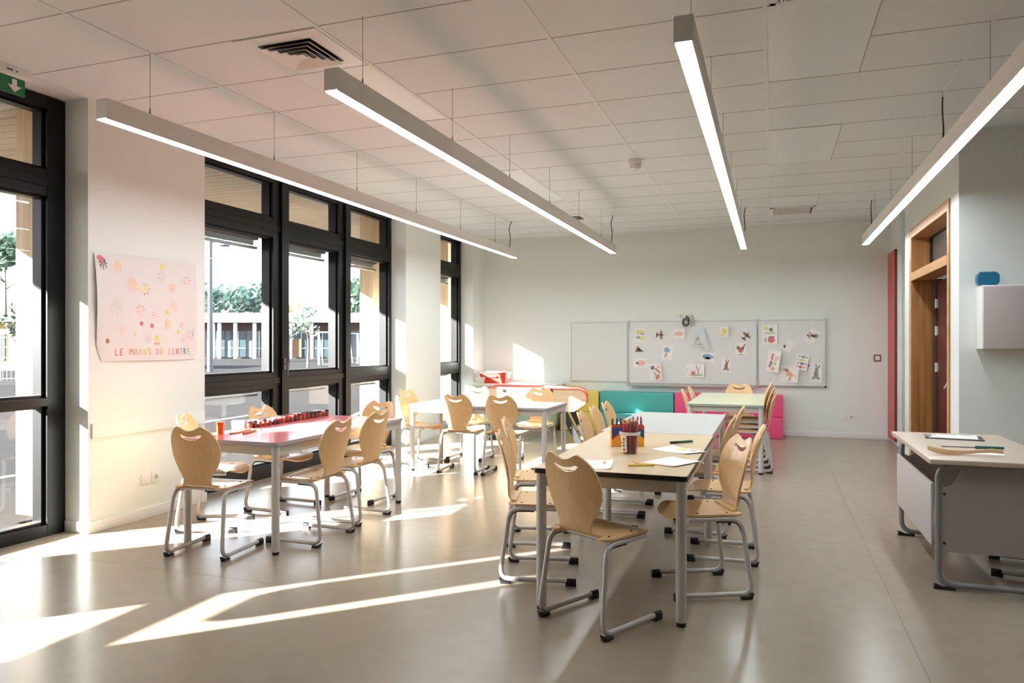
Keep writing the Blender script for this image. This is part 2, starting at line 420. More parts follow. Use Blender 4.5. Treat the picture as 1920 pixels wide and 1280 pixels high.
# coral red tall panel on the stub wall
b = MB().box(XR - .035, XR - .003, 11.33, 11.955, .045, 2.72)
rp = struct('door_2', b, m_redp, bevel=.003)
MB().box(XR - .034, XR - .001, 11.315, 11.33, .045, 2.72).build('edge_trim', mat('brown_edge', (112, 44, 34), .5), rp, world=True)
MB().cyl((XR - .035, 11.42, 1.0), (XR - .055, 11.42, 1.0), .008, 10).build('lock', m_alu, rp, world=True)
struct('trim_2', MB().box(XR - .006, XR + .05, 11.27, 11.299, 0, H).box(XR - .006, XR + .05, 11.25, 11.27, 0, .12), m_white)
# counter ledge in the recess
t = thing('counter_ledge', 'grey counter ledge in the recess beside the oak door', 'counter', (2.1, 10.6, .78))
MB().box(1.86, 2.345, 9.85, 11.28, .80, .84).build('worktop', mat('grey_worktop', (120, 122, 126), .4), t, world=True, bevel=.004)
MB().box(1.90, 2.345, 9.9, 11.25, .70, .80).build('support', m_apron, t, world=True)

# ------------------------------------------------------------------ pendant lamps
def pendant(x, y0, y1, label, wires, cable):
    t = thing('linear_pendant_lamp', label, 'lamp', (x, (y0 + y1) / 2, 2.705), 0, 'linear pendant lamps')
    z0, z1 = 2.705, 2.825; w = .042
    b = MB().box(x - w, x + w, y0, y1, z0 + .006, z1)
    b.box(x - w, x - w + .006, y0, y1, z0, z0 + .006).box(x + w - .006, x + w, y0, y1, z0, z0 + .006)
    b.build('body', m_fix, t, world=True)
    MB().box(x - w + .006, x + w - .006, y0 + .004, y1 - .004, z0 + .001, z0 + .0058).build('diffuser', m_diff, t, world=True)
    for y in wires:
        s_ = MB().cyl((x, y, z1), (x, y, H), .0016, 6).cyl((x, y, z1), (x, y, z1 + .05), .006, 8, r2=.004)
        s_.build('suspension_wire', m_wire, t, world=True)
    for y in cable:
        pts = [(x + .02, y, z1), (x + .028, y + .01, z1 + .15), (x + .015, y - .02, z1 + .28), (x + .03, y + .05, H)]
        MB().tube(fillet(pts, .1, 5), .006, 8).build('power_cable', m_blk, t, world=True)
yw = [3.55 + 1.21 * k for k in range(6)]
e2 = atz(613, 172, 2.705).y; e2b = atz(1157, 475, 2.705).y; e3 = atz(1283, 80, 2.705).y; e3b = atz(1397, 467, 2.705).y
e4b = atz(1620, 459, 2.705).y
pendant(-3.66, 3.2, 10.45, 'long grey pendant lamp nearest the windows, leftmost of the four', yw, [10.15])
pendant(-2.14, e2, e2b, 'long grey pendant lamp hanging over the pink table and white table, second from the windows', yw, [10.15])
pendant(-.36, e3, e3b, 'long grey pendant lamp hanging over the birch table, third from the windows', yw, [10.15])
pendant(1.155, 3.0, e4b, 'long grey pendant lamp nearest the oak doorway, rightmost of the four', yw, [6.08, 10.15])

# ------------------------------------------------------------------ ceiling fittings
def diffuser(x0, x1, y0, y1, label):
    t = thing('air_diffuser', label, 'air vent', ((x0 + x1) / 2, (y0 + y1) / 2, H - .02))
    MB().box(x0, x1, y0, y1, H - .006, H).build('plate', m_cpan, t, world=True, bevel=.002)
    cx, cy, k = (x0 + x1) / 2, (y0 + y1) / 2, (x1 - x0) / .6
    d = MB()
    for i in range(4):
        a, zz = (.185 - .042 * i) * k, H - .009 - .002 * i
        bq = a - .03 * k
        ring0 = [(cx - a, cy - a, zz - .016), (cx + a, cy - a, zz - .016), (cx + a, cy + a, zz - .016), (cx - a, cy + a, zz - .016)]
        ring1 = [(cx - bq, cy - bq, zz), (cx + bq, cy - bq, zz), (cx + bq, cy + bq, zz), (cx - bq, cy + bq, zz)]
        d.add(ring0 + ring1, [(j, (j + 1) % 4, 4 + (j + 1) % 4, 4 + j) for j in range(4)])
    d.box(cx - .03 * k, cx + .03 * k, cy - .03 * k, cy + .03 * k, H - .026, H - .024)
    d.build('louvres', m_fix, t, world=True, smooth=0, solid=.0015)
    MB().box(cx - .19 * k, cx + .19 * k, cy - .19 * k, cy + .19 * k, H - .0075, H - .0062).build('throat', m_blk, t, world=True)
diffuser(-3.06, -2.47, 3.58, 4.155, 'square white ceiling air diffuser with stepped louvres, nearest the camera')
diffuser(-2.92, -2.48, 9.95, 10.45, 'small square ceiling air diffuser near the far wall above the second lamp')
def grille(x0, x1, y0, y1, label):
    t = thing('ceiling_grille', label, 'air vent', ((x0 + x1) / 2, (y0 + y1) / 2, H - .015))
    MB().box(x0, x1, y0, y0 + .03, H - .012, H).box(x0, x1, y1 - .03, y1, H - .012, H).box(x0, x0 + .03, y0, y1, H - .012, H).box(x1 - .03, x1, y0, y1, H - .012, H).build('grille_frame', m_cpan, t, world=True)
    MB().box(x0 + .03, x1 - .03, y0 + .03, y1 - .03, H - .003, H - .001).build('backing', m_blk, t, world=True)
    g = MB(); n = int((x1 - x0 - .06) / .022)
    for i in range(n): g.box(x0 + .03 + i * .022, x0 + .044 + i * .022, y0 + .03, y1 - .03, H - .010, H - .004)
    g.build('slats', m_fix, t, world=True, smooth=0)
grille(-.01, .56, 3.55, 4.15, 'white slatted ceiling grille at the top edge of the view')
grille(-.02, .545, 10.36, 10.93, 'white slatted ceiling grille near the far wall between the right lamps')
dp = Vector((-1.265, 7.2, H))
t = thing('motion_sensor', 'small white ceiling motion sensor between second and third lamps', 'sensor', (dp.x, dp.y, H - .09))
MB().box(dp.x - .06, dp.x + .06, dp.y - .06, dp.y + .06, H - .045, H).build('housing', m_white, t, world=True, bevel=.008)
MB().lathe([(.052, 0), (.055, -.015), (.045, -.045), (.02, -.058), (.001, -.06)], (dp.x, dp.y, H - .045), 18).build('lens', mat('milky_lens', (214, 218, 222), .2), t, world=True)

# exit sign
t = thing('exit_sign', 'green emergency exit sign with running figure and down arrow', 'sign', (-4.68, 3.32, 3.05))
MB().box(-4.735, -4.655, 3.09, 3.53, 3.155, H).build('housing', m_white, t, world=True, bevel=.006)
pb = MB().box(-4.70, -4.692, 3.11, 3.51, 3.045, 3.157)
pb.build('sign_panel', mat('exit_green', (24, 112, 72), .35), t, world=True)
b = MB(); o_ = (-4.6915, 3.11, 3.045)
def sgn(poly): b.prism([(x * .4, y * .112) for x, y in poly], o_, (0, 1, 0), (0, 0, 1), .001)
sgn([(.78, .88), (.86, .88), (.86, .5), (.94, .5), (.82, .12), (.70, .5), (.78, .5)])
sgn([(.05, .1), (.05, .9), (.30, .9), (.30, .1)])
b.build('pictogram', m_paper, t, world=True, smooth=0)
b = MB(); o_ = (-4.6905, 3.11, 3.045)
sgn(ell(.40, .80, .025, .09)); sgn([(.34, .68), (.43, .70), (.46, .45), (.40, .40), (.35, .45)])
for q in ((.42, .64, .5, .5), (.35, .64, .29, .55), (.44, .42, .50, .28), (.50, .28, .46, .12), (.37, .42, .31, .24), (.31, .24, .23, .2)): sgn(stroke(*q, .035))
b.build('running_figure', m_paper, t, world=True, smooth=0)
MB().box(-4.654, -4.653, 3.36, 3.40, 3.18, 3.188).box(-4.654, -4.653, 3.42, 3.435, 3.18, 3.188).build('indicator', m_blk, t, world=True)

# ------------------------------------------------------------------ outlets, switch
def outlet(c, axis, label, socket, group=None):
    t = thing('wall_outlet', label, 'outlet', c, 0, group)
    n = Vector((1, 0, 0)) if axis == 'x' else Vector((0, -1, 0)); u = Vector((0, 1, 0)) if axis == 'x' else Vector((1, 0, 0))
    c = Vector(c)
    p = [(-.042, -.042), (.042, -.042), (.042, .042), (-.042, .042)]
    sgnn = 1 if u.cross(Vector((0, 0, 1))).dot(n) > 0 else -1
    MB().prism(p, c, u, (0, 0, 1), .010 * sgnn).build('plate', m_white, t, world=True, bevel=.003)
    if socket:
        MB().prism(ell(0, 0, .021, .021, 16), c + n * .0102, u, (0, 0, 1), .001 * sgnn).build('socket', mat('socket_grey', (196, 192, 188), .5), t, world=True)
        MB().prism(ell(-.009, 0, .003, .003, 8), c + n * .0113, u, (0, 0, 1), .001 * sgnn).prism(ell(.009, 0, .003, .003, 8), c + n * .0113, u, (0, 0, 1), .001 * sgnn).prism(ell(0, .011, .003, .003, 8), c + n * .0113, u, (0, 0, 1), .001 * sgnn).build('pin_holes', m_blk, t, world=True)
    else:
        MB().prism([(-.022, -.022), (.022, -.022), (.022, .022), (-.022, .022)], c + n * .0101, u, (0, 0, 1), .002 * sgnn).build('cover', m_white, t, world=True, bevel=.001)
outlet((XW, 4.565, .32), 'x', 'blank white outlet plate low on the pier under the handprint poster', False)
outlet((XW, 4.67, .32), 'x', 'white socket low on the pier, right of the blank plate', True)
q = aty(1581, 781, YF); outlet((q.x, YF, q.z), 'y', 'blank white outlet plate low on the far wall', False)
q = aty(1596, 781, YF); outlet((q.x, YF, q.z), 'y', 'white socket low on the far wall, right of the blank plate', True)
for i, (px, lab) in enumerate(((1276, 'leftmost white outlet plate above the whiteboard'), (1287, 'middle white outlet plate above the whiteboard with a black cable plugged in'), (1298, 'rightmost white outlet plate above the whiteboard with a pale cable'))):
    q = aty(px, 592, YF); outlet((q.x, YF, q.z), 'y', lab, i != 1)
    if i:
        pts = []
        for k in range(30):
            a = k / 29 * 2 * math.pi * 2.2; pts.append((q.x + (.045 if i == 1 else .03) * math.sin(a) * (1 + .1 * (k % 3)), YF - .045 - .0012 * k, q.z - .07 + .06 * math.cos(a) - .002 * k))
        tag(MB().tube([(q.x, YF - .012, q.z)] + pts, .008 if i == 1 else .006, 8).build('coiled_cable', m_blk if i == 1 else mat('pale_cable', (196, 192, 186), .5)),
            'black coiled cable hanging above the whiteboard' if i == 1 else 'pale grey coiled cable hanging above the whiteboard', 'cable')
q = aty(1645, 671, YF)
t = thing('light_switch', 'light switch in a brown square frame on the far wall', 'switch', (q.x, YF, q.z))
MB().box(q.x - .052, q.x + .052, YF - .010, YF, q.z - .052, q.z + .052).build('frame', mat('brown_frame', (128, 108, 98), .5), t, world=True, bevel=.003)
MB().box(q.x - .03, q.x + .03, YF - .015, YF - .0101, q.z - .03, q.z + .03).build('rocker', m_white, t, world=True, bevel=.002)

# ------------------------------------------------------------------ chairs
OUT = [(0, .098), (.10, .0985), (.15, .110), (.23, .134), (.3, .148), (.355, .157), (.49, .172), (.65, .171), (.77, .162), (.86, .143), (.91, .130), (.97, .104), (1.0, .087)]
def hw(h):
    return KW * hw0(h)
KW = 1.06
def hw0(h):
    if h <= 0: return .098 + .03 * min(1, -h / .08) ** 2
    for (a, p), (c, q_) in zip(OUT[:-1], OUT[1:]):
        if h <= c: return p + (q_ - p) * (h - a) / (c - a)
    return .087
def topof(u):
    u = abs(u)
    PK = .087 * KW
    if u <= PK:
        return .93 + .07 * (0.5 - 0.5 * math.cos(math.pi * (u / PK) ** 1.25)) if u < PK - .0001 else 1.0
    lo, hi = .6, 1.0
    for _ in range(30):
        m_ = (lo + hi) / 2
        if hw(m_) > u: lo = m_
        else: hi = m_
    return lo
ZS, ZT, LEAN = .463, .868, R(13.5)
def path(s):
    """arclength s -> (y, z, normal y, z) of the backrest centre line"""
    a0, r = .012, .042; arc = r * (math.pi / 2 - LEAN)
    if s < a0: return (-.135 - s, ZS, 0, 1)
    s -= a0
    if s < arc:
        t = s / r; return (-.147 - r * math.sin(t), ZS + r * (1 - math.cos(t)), math.sin(t), math.cos(t))
    s -= arc; t = math.pi / 2 - LEAN
    bow = -.010 * math.sin(min(1, s / .38) * math.pi)
    return (-.147 - r * math.sin(t) - s * math.sin(LEAN) + bow * -1, ZS + r * (1 - math.cos(t)) + s * math.cos(LEAN), math.cos(LEAN), math.sin(LEAN))
S0 = .012 + .042 * (math.pi / 2 - LEAN)
Z0 = ZS + .042 * (1 - math.cos(math.pi / 2 - LEAN))
def s_of_h(h):
    return S0 + ((ZS + .022 + h * (ZT - ZS - .022)) - Z0) / math.cos(LEAN)
def bmap(u, h=None, s=None):
    if s is None: s = s_of_h(h)
    else: h = (s - s_of_h(0)) / (s_of_h(1) - s_of_h(0))
    y, z, ny, nz_ = path(s); k = .95 * max(0, min(1, (h + .02) / .25))
    return Vector((u, y + ny * k * u * u, z + nz_ * k * u * u))
def backrest_mesh():
    b = MB(); N = 24; xs = [-math.cos(math.pi * (i / N)) * .35 + (2 * i / N - 1) * .65 for i in range(N + 1)]
    rows = [S0 * k / 8 for k in range(9)]
    sA = s_of_h(.72); rows += [S0 + (sA - S0) * k / 12 for k in range(1, 13)]
    vs = []
    for s in rows:
        h = (s - s_of_h(0)) / (s_of_h(1) - s_of_h(0)); w = hw(h)
        vs.append([bmap(w * x, s=s) for x in xs])
    def strip(r):
        for p, q_ in zip(r[:-1], r[1:]):
            b.add(p + q_, [(i, i + 1, N + 2 + i, N + 1 + i) for i in range(N)])
    strip(vs)
    W_ = hw(.72); us = [W_ * x * .9995 for x in xs]; us[0], us[-1] = -W_, W_
    def band(lo, hi, n):
        r = []
        for j in range(n + 1): r.append([bmap(u, l + (g - l) * j / n) for u, l, g in zip(us, lo, hi)])
        strip(r)
    top = [max(.7201, topof(u)) for u in us]
    a = .078
    def slot(u):
        k = max(0, 1 - (abs(u) / a) ** 9); half = .030 * math.sqrt(k) if k > 0 else 0
        return .795 + .05 * (min(1, abs(u) / a)) ** 2, half
    mid = [min(slot(u)[0], (tp + .72) / 2) for u, tp in zip(us, top)]
    lo = [m_ - (slot(u)[1] if abs(u) < a else 0) for u, m_ in zip(us, mid)]
    hi = [m_ + (slot(u)[1] if abs(u) < a else 0) for u, m_ in zip(us, mid)]
    band([.72] * (N + 1), lo, 4); band(hi, top, 4)
    return b
def seat_mesh():
    def fn(i, j):
        x = 2 * i - 1
        w = .197
        u = x * w
        yr = -.135 if abs(u) < .105 else -.135 - .04 * min(1, ((abs(u) - .105) / .03)) ** .6
        if abs(u) > .165: yr += .035 * ((abs(u) - .165) / .032) ** 2
        yf = .232 - .075 * abs(x) ** 3.2
        y = yr + (yf - yr) * j
        z = ZS - .006 * (1 - x * x) * math.sin(math.pi * j) 
        if y > .13: z -= 3.4 * (y - .13) ** 2
        return Vector((u * (1 - .06 * max(0, j - .6)), y, z))
    return MB().grid(fn, 28, 22)
def leg_mesh(sx):
    zc = .028
    pts = [(sx * .214, .215, zc), (sx * .214, -.222, zc), (sx * .190, -.165, .436), (sx * .185, .135, .436)]
    return MB().tube(fillet(pts, [.06, .075], 7), .0135, 10)
def make_chair():
    t = bpy.data.objects.new('school_chair', None); COL.objects.link(t); t.empty_display_size = .1
    st = seat_mesh().build('seat', m_beech, t, solid=.011, smooth=50)
    for (x, y) in ((-.15, -.10), (.15, -.10), (-.15, .07), (.15, .07)):
        MB().cyl((x, y, ZS - .004), (x, y, ZS + .0015), .006, 10).build('bolt', m_blk, st)
    backrest_mesh().build('backrest', m_beech, t, solid=.011, weld=.00025, smooth=50)
    for sx in (-1, 1):
        l = leg_mesh(sx).build('leg', m_steel, t)
        MB().cyl((sx * .214, .172, .028), (sx * .214, .226, .028), .0165, 12).box(sx * .214 - .015, sx * .214 + .015, .165, .226, 0, .024).build('foot_cap', m_blk, l, bevel=.002, seg=1)
        MB().prism([(-.226, .034), (-.20, .016), (-.155, .014), (-.155, 0), (-.215, 0)], (sx * .214 - .016, 0, 0), (0, 1, 0), (0, 0, 1), .032).build('heel_pad', m_blk, l, bevel=.002, seg=1)
        pp = fillet([(sx * .1905, -.02, .4215), (sx * .1895, -.152, .4215), (sx * .193, -.178, .32)], .062, 7)
        MB().tube(pp, .006, 8).build('stacking_strip', m_blk, l)
    for y in (-.09, .09):
        MB().cyl((-.185, y, .436), (.185, y, .436), .010, 10).build('crossbar', m_steel, t)
    return t
proto = make_chair()
first = [True]
def chair(x, y, ang, label, group, z=0.0):
    if first[0]: o = proto; first[0] = False
    else: o = copy_tree(proto)
    o.location = (x, y, z); o.rotation_euler = (0, 0, R(ang - 90))
    return tag(o, label, 'chair', group)
G1, G2, G3, G4, G5 = 'chairs around the pink table', 'chairs around the white table', 'chairs around the birch table', 'chairs around the pale grey table', 'chairs around the pale green table'
CH = [
 (-0.832, 3.683, 61.5, 'beech chair at the near end of the birch table, its back to the camera', G3, 0),
 (-1.335, 4.28, 12.5, 'beech chair seen from its side, nearest on the left of the birch table', G3, 0),
 (-1.571, 5.018, 14, 'beech chair on the left of the birch table, directly behind the nearest side-on chair', G3, 0),
 (-0.389, 4.341, -154.9, 'beech chair facing left at the front right of the birch table, sun on its top', G3, 0),
 (-0.306, 5.068, 182, 'beech chair on the right of the birch table, seen edge-on behind the sunlit chair', G3, 0),
 (-3.568, 4.013, 95.3, 'beech chair at the near end of the pink table, its back to the camera', G1, 0),
 (-3.146, 4.518, 180, 'beech chair nearest on the right side of the pink table', G1, 0),
 (-3.186, 5.131, 177.5, 'beech chair second along the right side of the pink table', G1, 0),
 (-3.496, 5.83, -96, 'beech chair at the far end of the pink table, facing the camera', G1, 0),
 (-4.036, 4.551, 22.4, 'sunlit beech chair between the pink table and the pier with the poster', G1, 0),
 (-3.942, 5.246, -3, 'beech chair on the window side of the pink table behind the paint pots', G1, 0),
 (-3.216, 7.455, 92.5, 'beech chair on the left of the pair backing the camera at the white table', G2, 0),
 (-2.694, 7.45, 91, 'beech chair on the right of the pair backing the camera at the white table', G2, 0),
 (-3.86, 7.743, -8, 'beech chair at the window end of the white table', G2, 0),
 (-3.49, 8.3, -90, 'beech chair on the far side of the white table, left of two', G2, 0),
 (-2.66, 8.3, -88, 'sunlit beech chair on the far side of the white table, right of two', G2, 0),
 (-1.18, 5.68, 3, 'nearest of three beech chairs on the left of the pale grey table', G4, 0),
 (-1.2, 6.19, 1, 'middle of three beech chairs on the left of the pale grey table', G4, 0),
 (-1.2, 6.68, -1, 'farthest of three beech chairs on the left of the pale grey table', G4, 0),
 (-0.519, 5.714, 178.5, 'beech chair pushed under the right of the pale grey table, nearer of two', G4, 0),
 (-0.49, 6.55, 180, 'beech chair on the right of the pale grey table, farther of two', G4, 0),
 (-0.21, 8.62, 180, 'lowest beech chair of the stack right of the pale green table', G5, 0),
 (-0.235, 8.62, 180, 'middle beech chair of the stack right of the pale green table', G5, .056),
 (-0.26, 8.62, 180, 'topmost beech chair of the stack right of the pale green table', G5, .112),
 (-.74, 8.86, 4, 'beech chair on the left of the pale green table, nearer of two', G5, 0),
 (-.72, 9.42, 0, 'beech chair on the left of the pale green table, farther of two', G5, 0),
 (-.42, 10.22, -90, 'beech chair at the far end of the pale green table under the whiteboard', G5, 0),
 (1.52, 5.32, 168, 'chair behind the teacher desk with only its dark feet in view', 'teacher chair', 0),
]
for c in CH: chair(c[0], c[1], c[2], c[3], c[4], c[5])

# ------------------------------------------------------------------ tables
def rrect(x0, x1, y0, y1, r, n=5):
    o = []
    for (cx, cy, a0) in ((x1 - r, y1 - r, 0), (x0 + r, y1 - r, 90), (x0 + r, y0 + r, 180), (x1 - r, y0 + r, 270)):
        for k in range(n + 1): a = R(a0 + 90 * k / n); o.append((cx + r * math.cos(a), cy + r * math.sin(a)))
    return o
def table(x0, x1, y0, y1, mtop, medge, label, h=.75, rz=0.0, mapron=None):
    cx, cy = (x0 + x1) / 2, (y0 + y1) / 2; hx, hy = (x1 - x0) / 2, (y1 - y0) / 2
    t = thing('school_table', label, 'table', (cx, cy, 0), rz, 'classroom tables')
    tp = MB().prism(rrect(-hx + .002, hx - .002, -hy + .002, hy - .002, .018), (0, 0, h - .003), (1, 0, 0), (0, 1, 0), .003).build('tabletop', mtop, t, bevel=.001, seg=1)
    MB().prism(rrect(-hx, hx, -hy, hy, .02), (0, 0, h - .028), (1, 0, 0), (0, 1, 0), .025).build('edge_band', medge, t, bevel=.004)
    a = MB()
    i = .045
    a.box(-hx + i, hx - i, -hy + .020, -hy + .045, h - .088, h - .028).box(-hx + i, hx - i, hy - .045, hy - .020, h - .088, h - .028)
    a.box(-hx + .020, -hx + .045, -hy + i, hy - i, h - .088, h - .028).box(hx - .045, hx - .020, -hy + i, hy - i, h - .088, h - .028)
    a.build('apron', mapron or m_apron, t, bevel=.002, seg=1)
    for sx in (-1, 1):
        for sy in (-1, 1):
            lx, ly = sx * (hx - .034), sy * (hy - .034)
            l = MB().cyl((lx, ly, .022), (lx, ly, h - .028), .0265, 18).build('leg', m_steel, t)
            MB().lathe([(.02, 0), (.024, .004), (.024, .02), (.018, .024)], (lx, ly, 0), 16).build('foot_glide', m_blk, l)
    return t
m_pink = mat('rose_pink_laminate', (236, 132, 134), .2, coat=.3)
m_whlam = mat('white_laminate', (236, 234, 234), .22)
m_birch = mat('birch_laminate', (218, 194, 158), .3, noise=((30, 2, 30), (210, 184, 146), .35, .75))
m_pgrey = mat('pale_grey_laminate', (200, 200, 198), .28)
m_lime = mat('pale_green_laminate', (224, 228, 192), .2)
m_edge = mat('grey_edge_band', (172, 166, 170), .45)
m_edgeb = mat('black_edge_band', (26, 22, 22), .4)
m_edgeg = mat('green_grey_edge', (166, 176, 170), .45)
table(-3.885, -3.08, 4.03, 5.80, m_pink, m_edge, 'rose pink topped table with rows of paint pots')
table(-3.80, -2.20, 7.265, 8.08, m_whlam, m_edge, 'white topped table near the narrow window', h=.738)
table(-1.185, -.39, 3.675, 5.41, m_birch, m_edgeb, 'birch topped table with a black edge in the foreground')
table(-1.215, -.40, 5.42, 7.08, m_pgrey, m_edge, 'pale grey topped table pushed against the birch table')
table(-.885, -.075, 8.28, 10.18, m_lime, m_edgeg, 'pale green topped table in front of the pink foam bench')

# teacher desk
m_dtop = mat('desk_maple_laminate', (206, 188, 170), .35)
m_dpan = mat('grey_desk_panel', (168, 162, 162), .5)
t = thing('teacher_desk', 'teacher desk with pale top and grey side panels at the right edge', 'desk', (1.19, 5.42, 0))
MB().prism(rrect(.845, 1.535, 4.70, 6.12, .012), (0, 0, .722), (1, 0, 0), (0, 1, 0), .028).build('desktop', m_dtop, t, world=True, bevel=.004)
for y, nm in ((4.775, 'near'), (6.03, 'far')):
    pts = fillet([(1.46, y, .708), (.90, y, .708), (.90, y, .03), (1.52, y, .03)], [.085, .085], 8)
    l = MB().tube(pts, .0175, 12).build('leg_frame', mat('grey_desk_tube', (146, 146, 150), .4, metal=.2), t, world=True)
    MB().prism([(.875, 0), (.88, .03), (.92, .014), (.985, .012), (.985, 0)], (0, y + .018, 0), (1, 0, 0), (0, 0, 1), .036).build('foot_pad', m_blk, l, world=True)
    MB().cyl((1.45, y, 0), (1.45, y, .015), .016, 12).build('foot_glide', m_blk, l, world=True)
    pn = MB().prism([(.915, .215), (1.49, .215), (1.49, .72), (1.04, .72), (.975, .60), (.945, .585), (.915, .60)], (0, y + .006, 0), (1, 0, 0), (0, 0, 1), .012).build('end_panel', m_dpan, t, world=True)
    for (x, z) in ((1.08, .705), (.93, .545), (.93, .265)):
        MB().cyl((x, y - .006, z), (x, y - .012, z), .007, 10).build('bolt', m_blk, pn, world=True)
MB().box(.868, .884, 4.80, 6.01, .24, .60).build('modesty_panel', mat('pale_desk_panel', (206, 198, 200), .5), t, world=True, bevel=.002)
MB().box(1.15, 1.50, 4.9, 5.9, .60, .715).build('drawer_tray', mat('blue_grey_tray', (170, 186, 194), .5), t, world=True, bevel=.003)

# ------------------------------------------------------------------ things on the desk
ZD = .7505
p0 = atz(1735, 812, ZD); p1 = atz(1842, 823, ZD)
t = thing('clipboard', 'dark clipboard with white sheets on the desk', 'clipboard', ((p0.x + p1.x) / 2 - .02, 5.82, ZD), R(-8))
MB().prism(rrect(-.175, .175, -.12, .12, .01), (0, 0, 0), (1, 0, 0), (0, 1, 0), .006).build('board', mat('dark_clipboard', (52, 50, 62), .4), t, bevel=.001, seg=1)
MB().grid(lambda i, j: Vector((-.15 + .29 * i, -.095 + .2 * j, .007 + .03 * max(0, i - .75) ** 2 * 4 * j + .02 * max(0, .25 - i) * j)), 12, 8).build('sheet', m_paper, t, solid=.001)
MB().box(-.17, -.135, -.05, .05, .006, .018).tube(fillet([(-.15, -.05, .018), (-.11, -.05, .022), (-.11, .05, .022), (-.15, .05, .018)], .01, 4), .002, 6).build('clip', m_alu, t)
p0 = atz(1740, 851, ZD)
pts = [(0, .036, .012), (.05, .022, .016), (.11, .015, .015), (.18, .017, .012), (.26, .027, .010), (.33, .033, .011), (.385, .030, .012)]
poly = [(x, z - w) for x, z, w in pts] + [(x, z + w) for x, z, w in pts[::-1]]
o = MB().prism(poly, (p0.x, p0.y + .03, ZD), (1, 0, 0), (0, 0, 1), .022).build('wooden_stick', mat('pale_stick_wood', (222, 184, 146), .5), bevel=.004)
tag(o, 'wavy pale wooden stick lying along the near edge of the desk', 'stick')
p0 = atz(1765, 839, ZD); p1 = atz(1882, 843, ZD)
t = thing('marking_tool', 'thin dark rod with a green handle on the desk', 'tool', (p0.x, p0.y, ZD))
d = (p1 - p0); d.z = 0
MB().cyl((0, 0, .008), d * .56 + Vector((0, 0, .008)), .003, 8).build('rod', mat('dark_steel', (70, 70, 80), .35, metal=.7), t)
MB().cyl(d * .55 + Vector((0, 0, .010)), d + Vector((0, 0, .010)), .010, 10, r2=.008).build('handle', mat('green_handle', (24, 104, 84), .4), t)
p0 = atz(1755, 845, ZD)
o = MB().prism([(0, 0), (.34, -.03), (.36, .10), (.02, .12)], (p0.x, p0.y - .05, ZD - .0004), (1, 0, 0), (0, 1, 0), .001).build('paper_sheet', m_paper)
tag(o, 'white paper sheet under the wooden stick on the desk', 'paper')

# ------------------------------------------------------------------ things on the birch table
ZB = .7503
def pbox(px0, px1, py, h, dep, label):
    a, c = atz(px0, py, ZB), atz(px1, py, ZB); w = (c - a).length; ang = math.atan2(c.y - a.y, c.x - a.x)
    return a, w, ang
a, w, ang = pbox(1147, 1208, 837, .14, .07, '')
m_cy = mat('crayon_box_yellow', (240, 168, 48), .45); m_cb = mat('crayon_box_blue', (44, 74, 140), .45); m_cr2 = mat('crayon_box_red', (206, 62, 56), .45)
t = thing('crayon_box', 'open yellow and blue cardboard box of felt pens on the birch table', 'box', a, ang)
hB = .135
b = MB()
L_ = w
for (x0, x1, y0, y1) in ((0, L_, 0, .003), (0, L_, .077, .08), (0, .003, .003, .077), (L_ - .003, L_, .003, .077)): b.box(x0, x1, y0, y1, 0, hB)
b.box(0, L_, 0, .08, 0, .003)
b.build('carton', m_cy, t)
b = MB().prism([(0, .05), (.05, .085), (.10, .095), (.16, .085), (L_, .05), (L_, .105), (L_ * .7, .12), (L_ * .3, .125), (0, .12)], (0, -.0004, 0), (1, 0, 0), (0, 0, 1), .0004)
b.build('blue_band', m_cb, t, smooth=0)
MB().prism([(0, .12), (L_ * .3, .125), (L_ * .7, .12), (L_, .105), (L_, .135), (0, .135)], (0, -.0006, 0), (1, 0, 0), (0, 0, 1), .0004).prism([(0, .05), (.05, .085), (.10, .095), (.10, .088), (.05, .077), (0, .041)], (0, -.0006, 0), (1, 0, 0), (0, 0, 1), .0004).build('red_stripe', m_cr2, t, smooth=0)
PC = [(200, 60, 60), (230, 190, 60), (60, 120, 70), (40, 70, 140), (150, 60, 120), (210, 110, 60), (60, 50, 50), (120, 60, 40), (220, 120, 150), (90, 150, 80)]
m_p = [mat('pencil_paint_%d' % i, c, .4) for i, c in enumerate(PC)]
m_tip = mat('pencil_wood', (214, 172, 124), .6)
rot = Matrix.Rotation(ang, 4, 'Z')
for i in range(16):
    lx = .012 + (L_ - .024) * (i % 8) / 7; ly = .025 + .032 * (i // 8)
    q = rot @ Vector((lx, ly, 0)) + a
    tp = Vector((random.uniform(-.004, .004), random.uniform(-.003, .003), random.uniform(.155, .185)))
    tt = thing('felt_pen', 'felt pen standing in the yellow and blue cardboard box', 'pen', (q.x, q.y, ZB + .004), 0, 'felt pens in the cardboard box')
    MB().cyl((0, 0, 0), tp * .75, .0052, 8).build('barrel', mat('pen_white', (220, 216, 208), .4) if i % 3 == 0 else m_p[(i * 3 + 2) % 10], tt)
    MB().cyl(tp * .75, tp, .0058, 8, r2=.005).build('cap', m_p[[2, 3, 6, 2, 1, 3, 0, 4][i % 8]], tt)
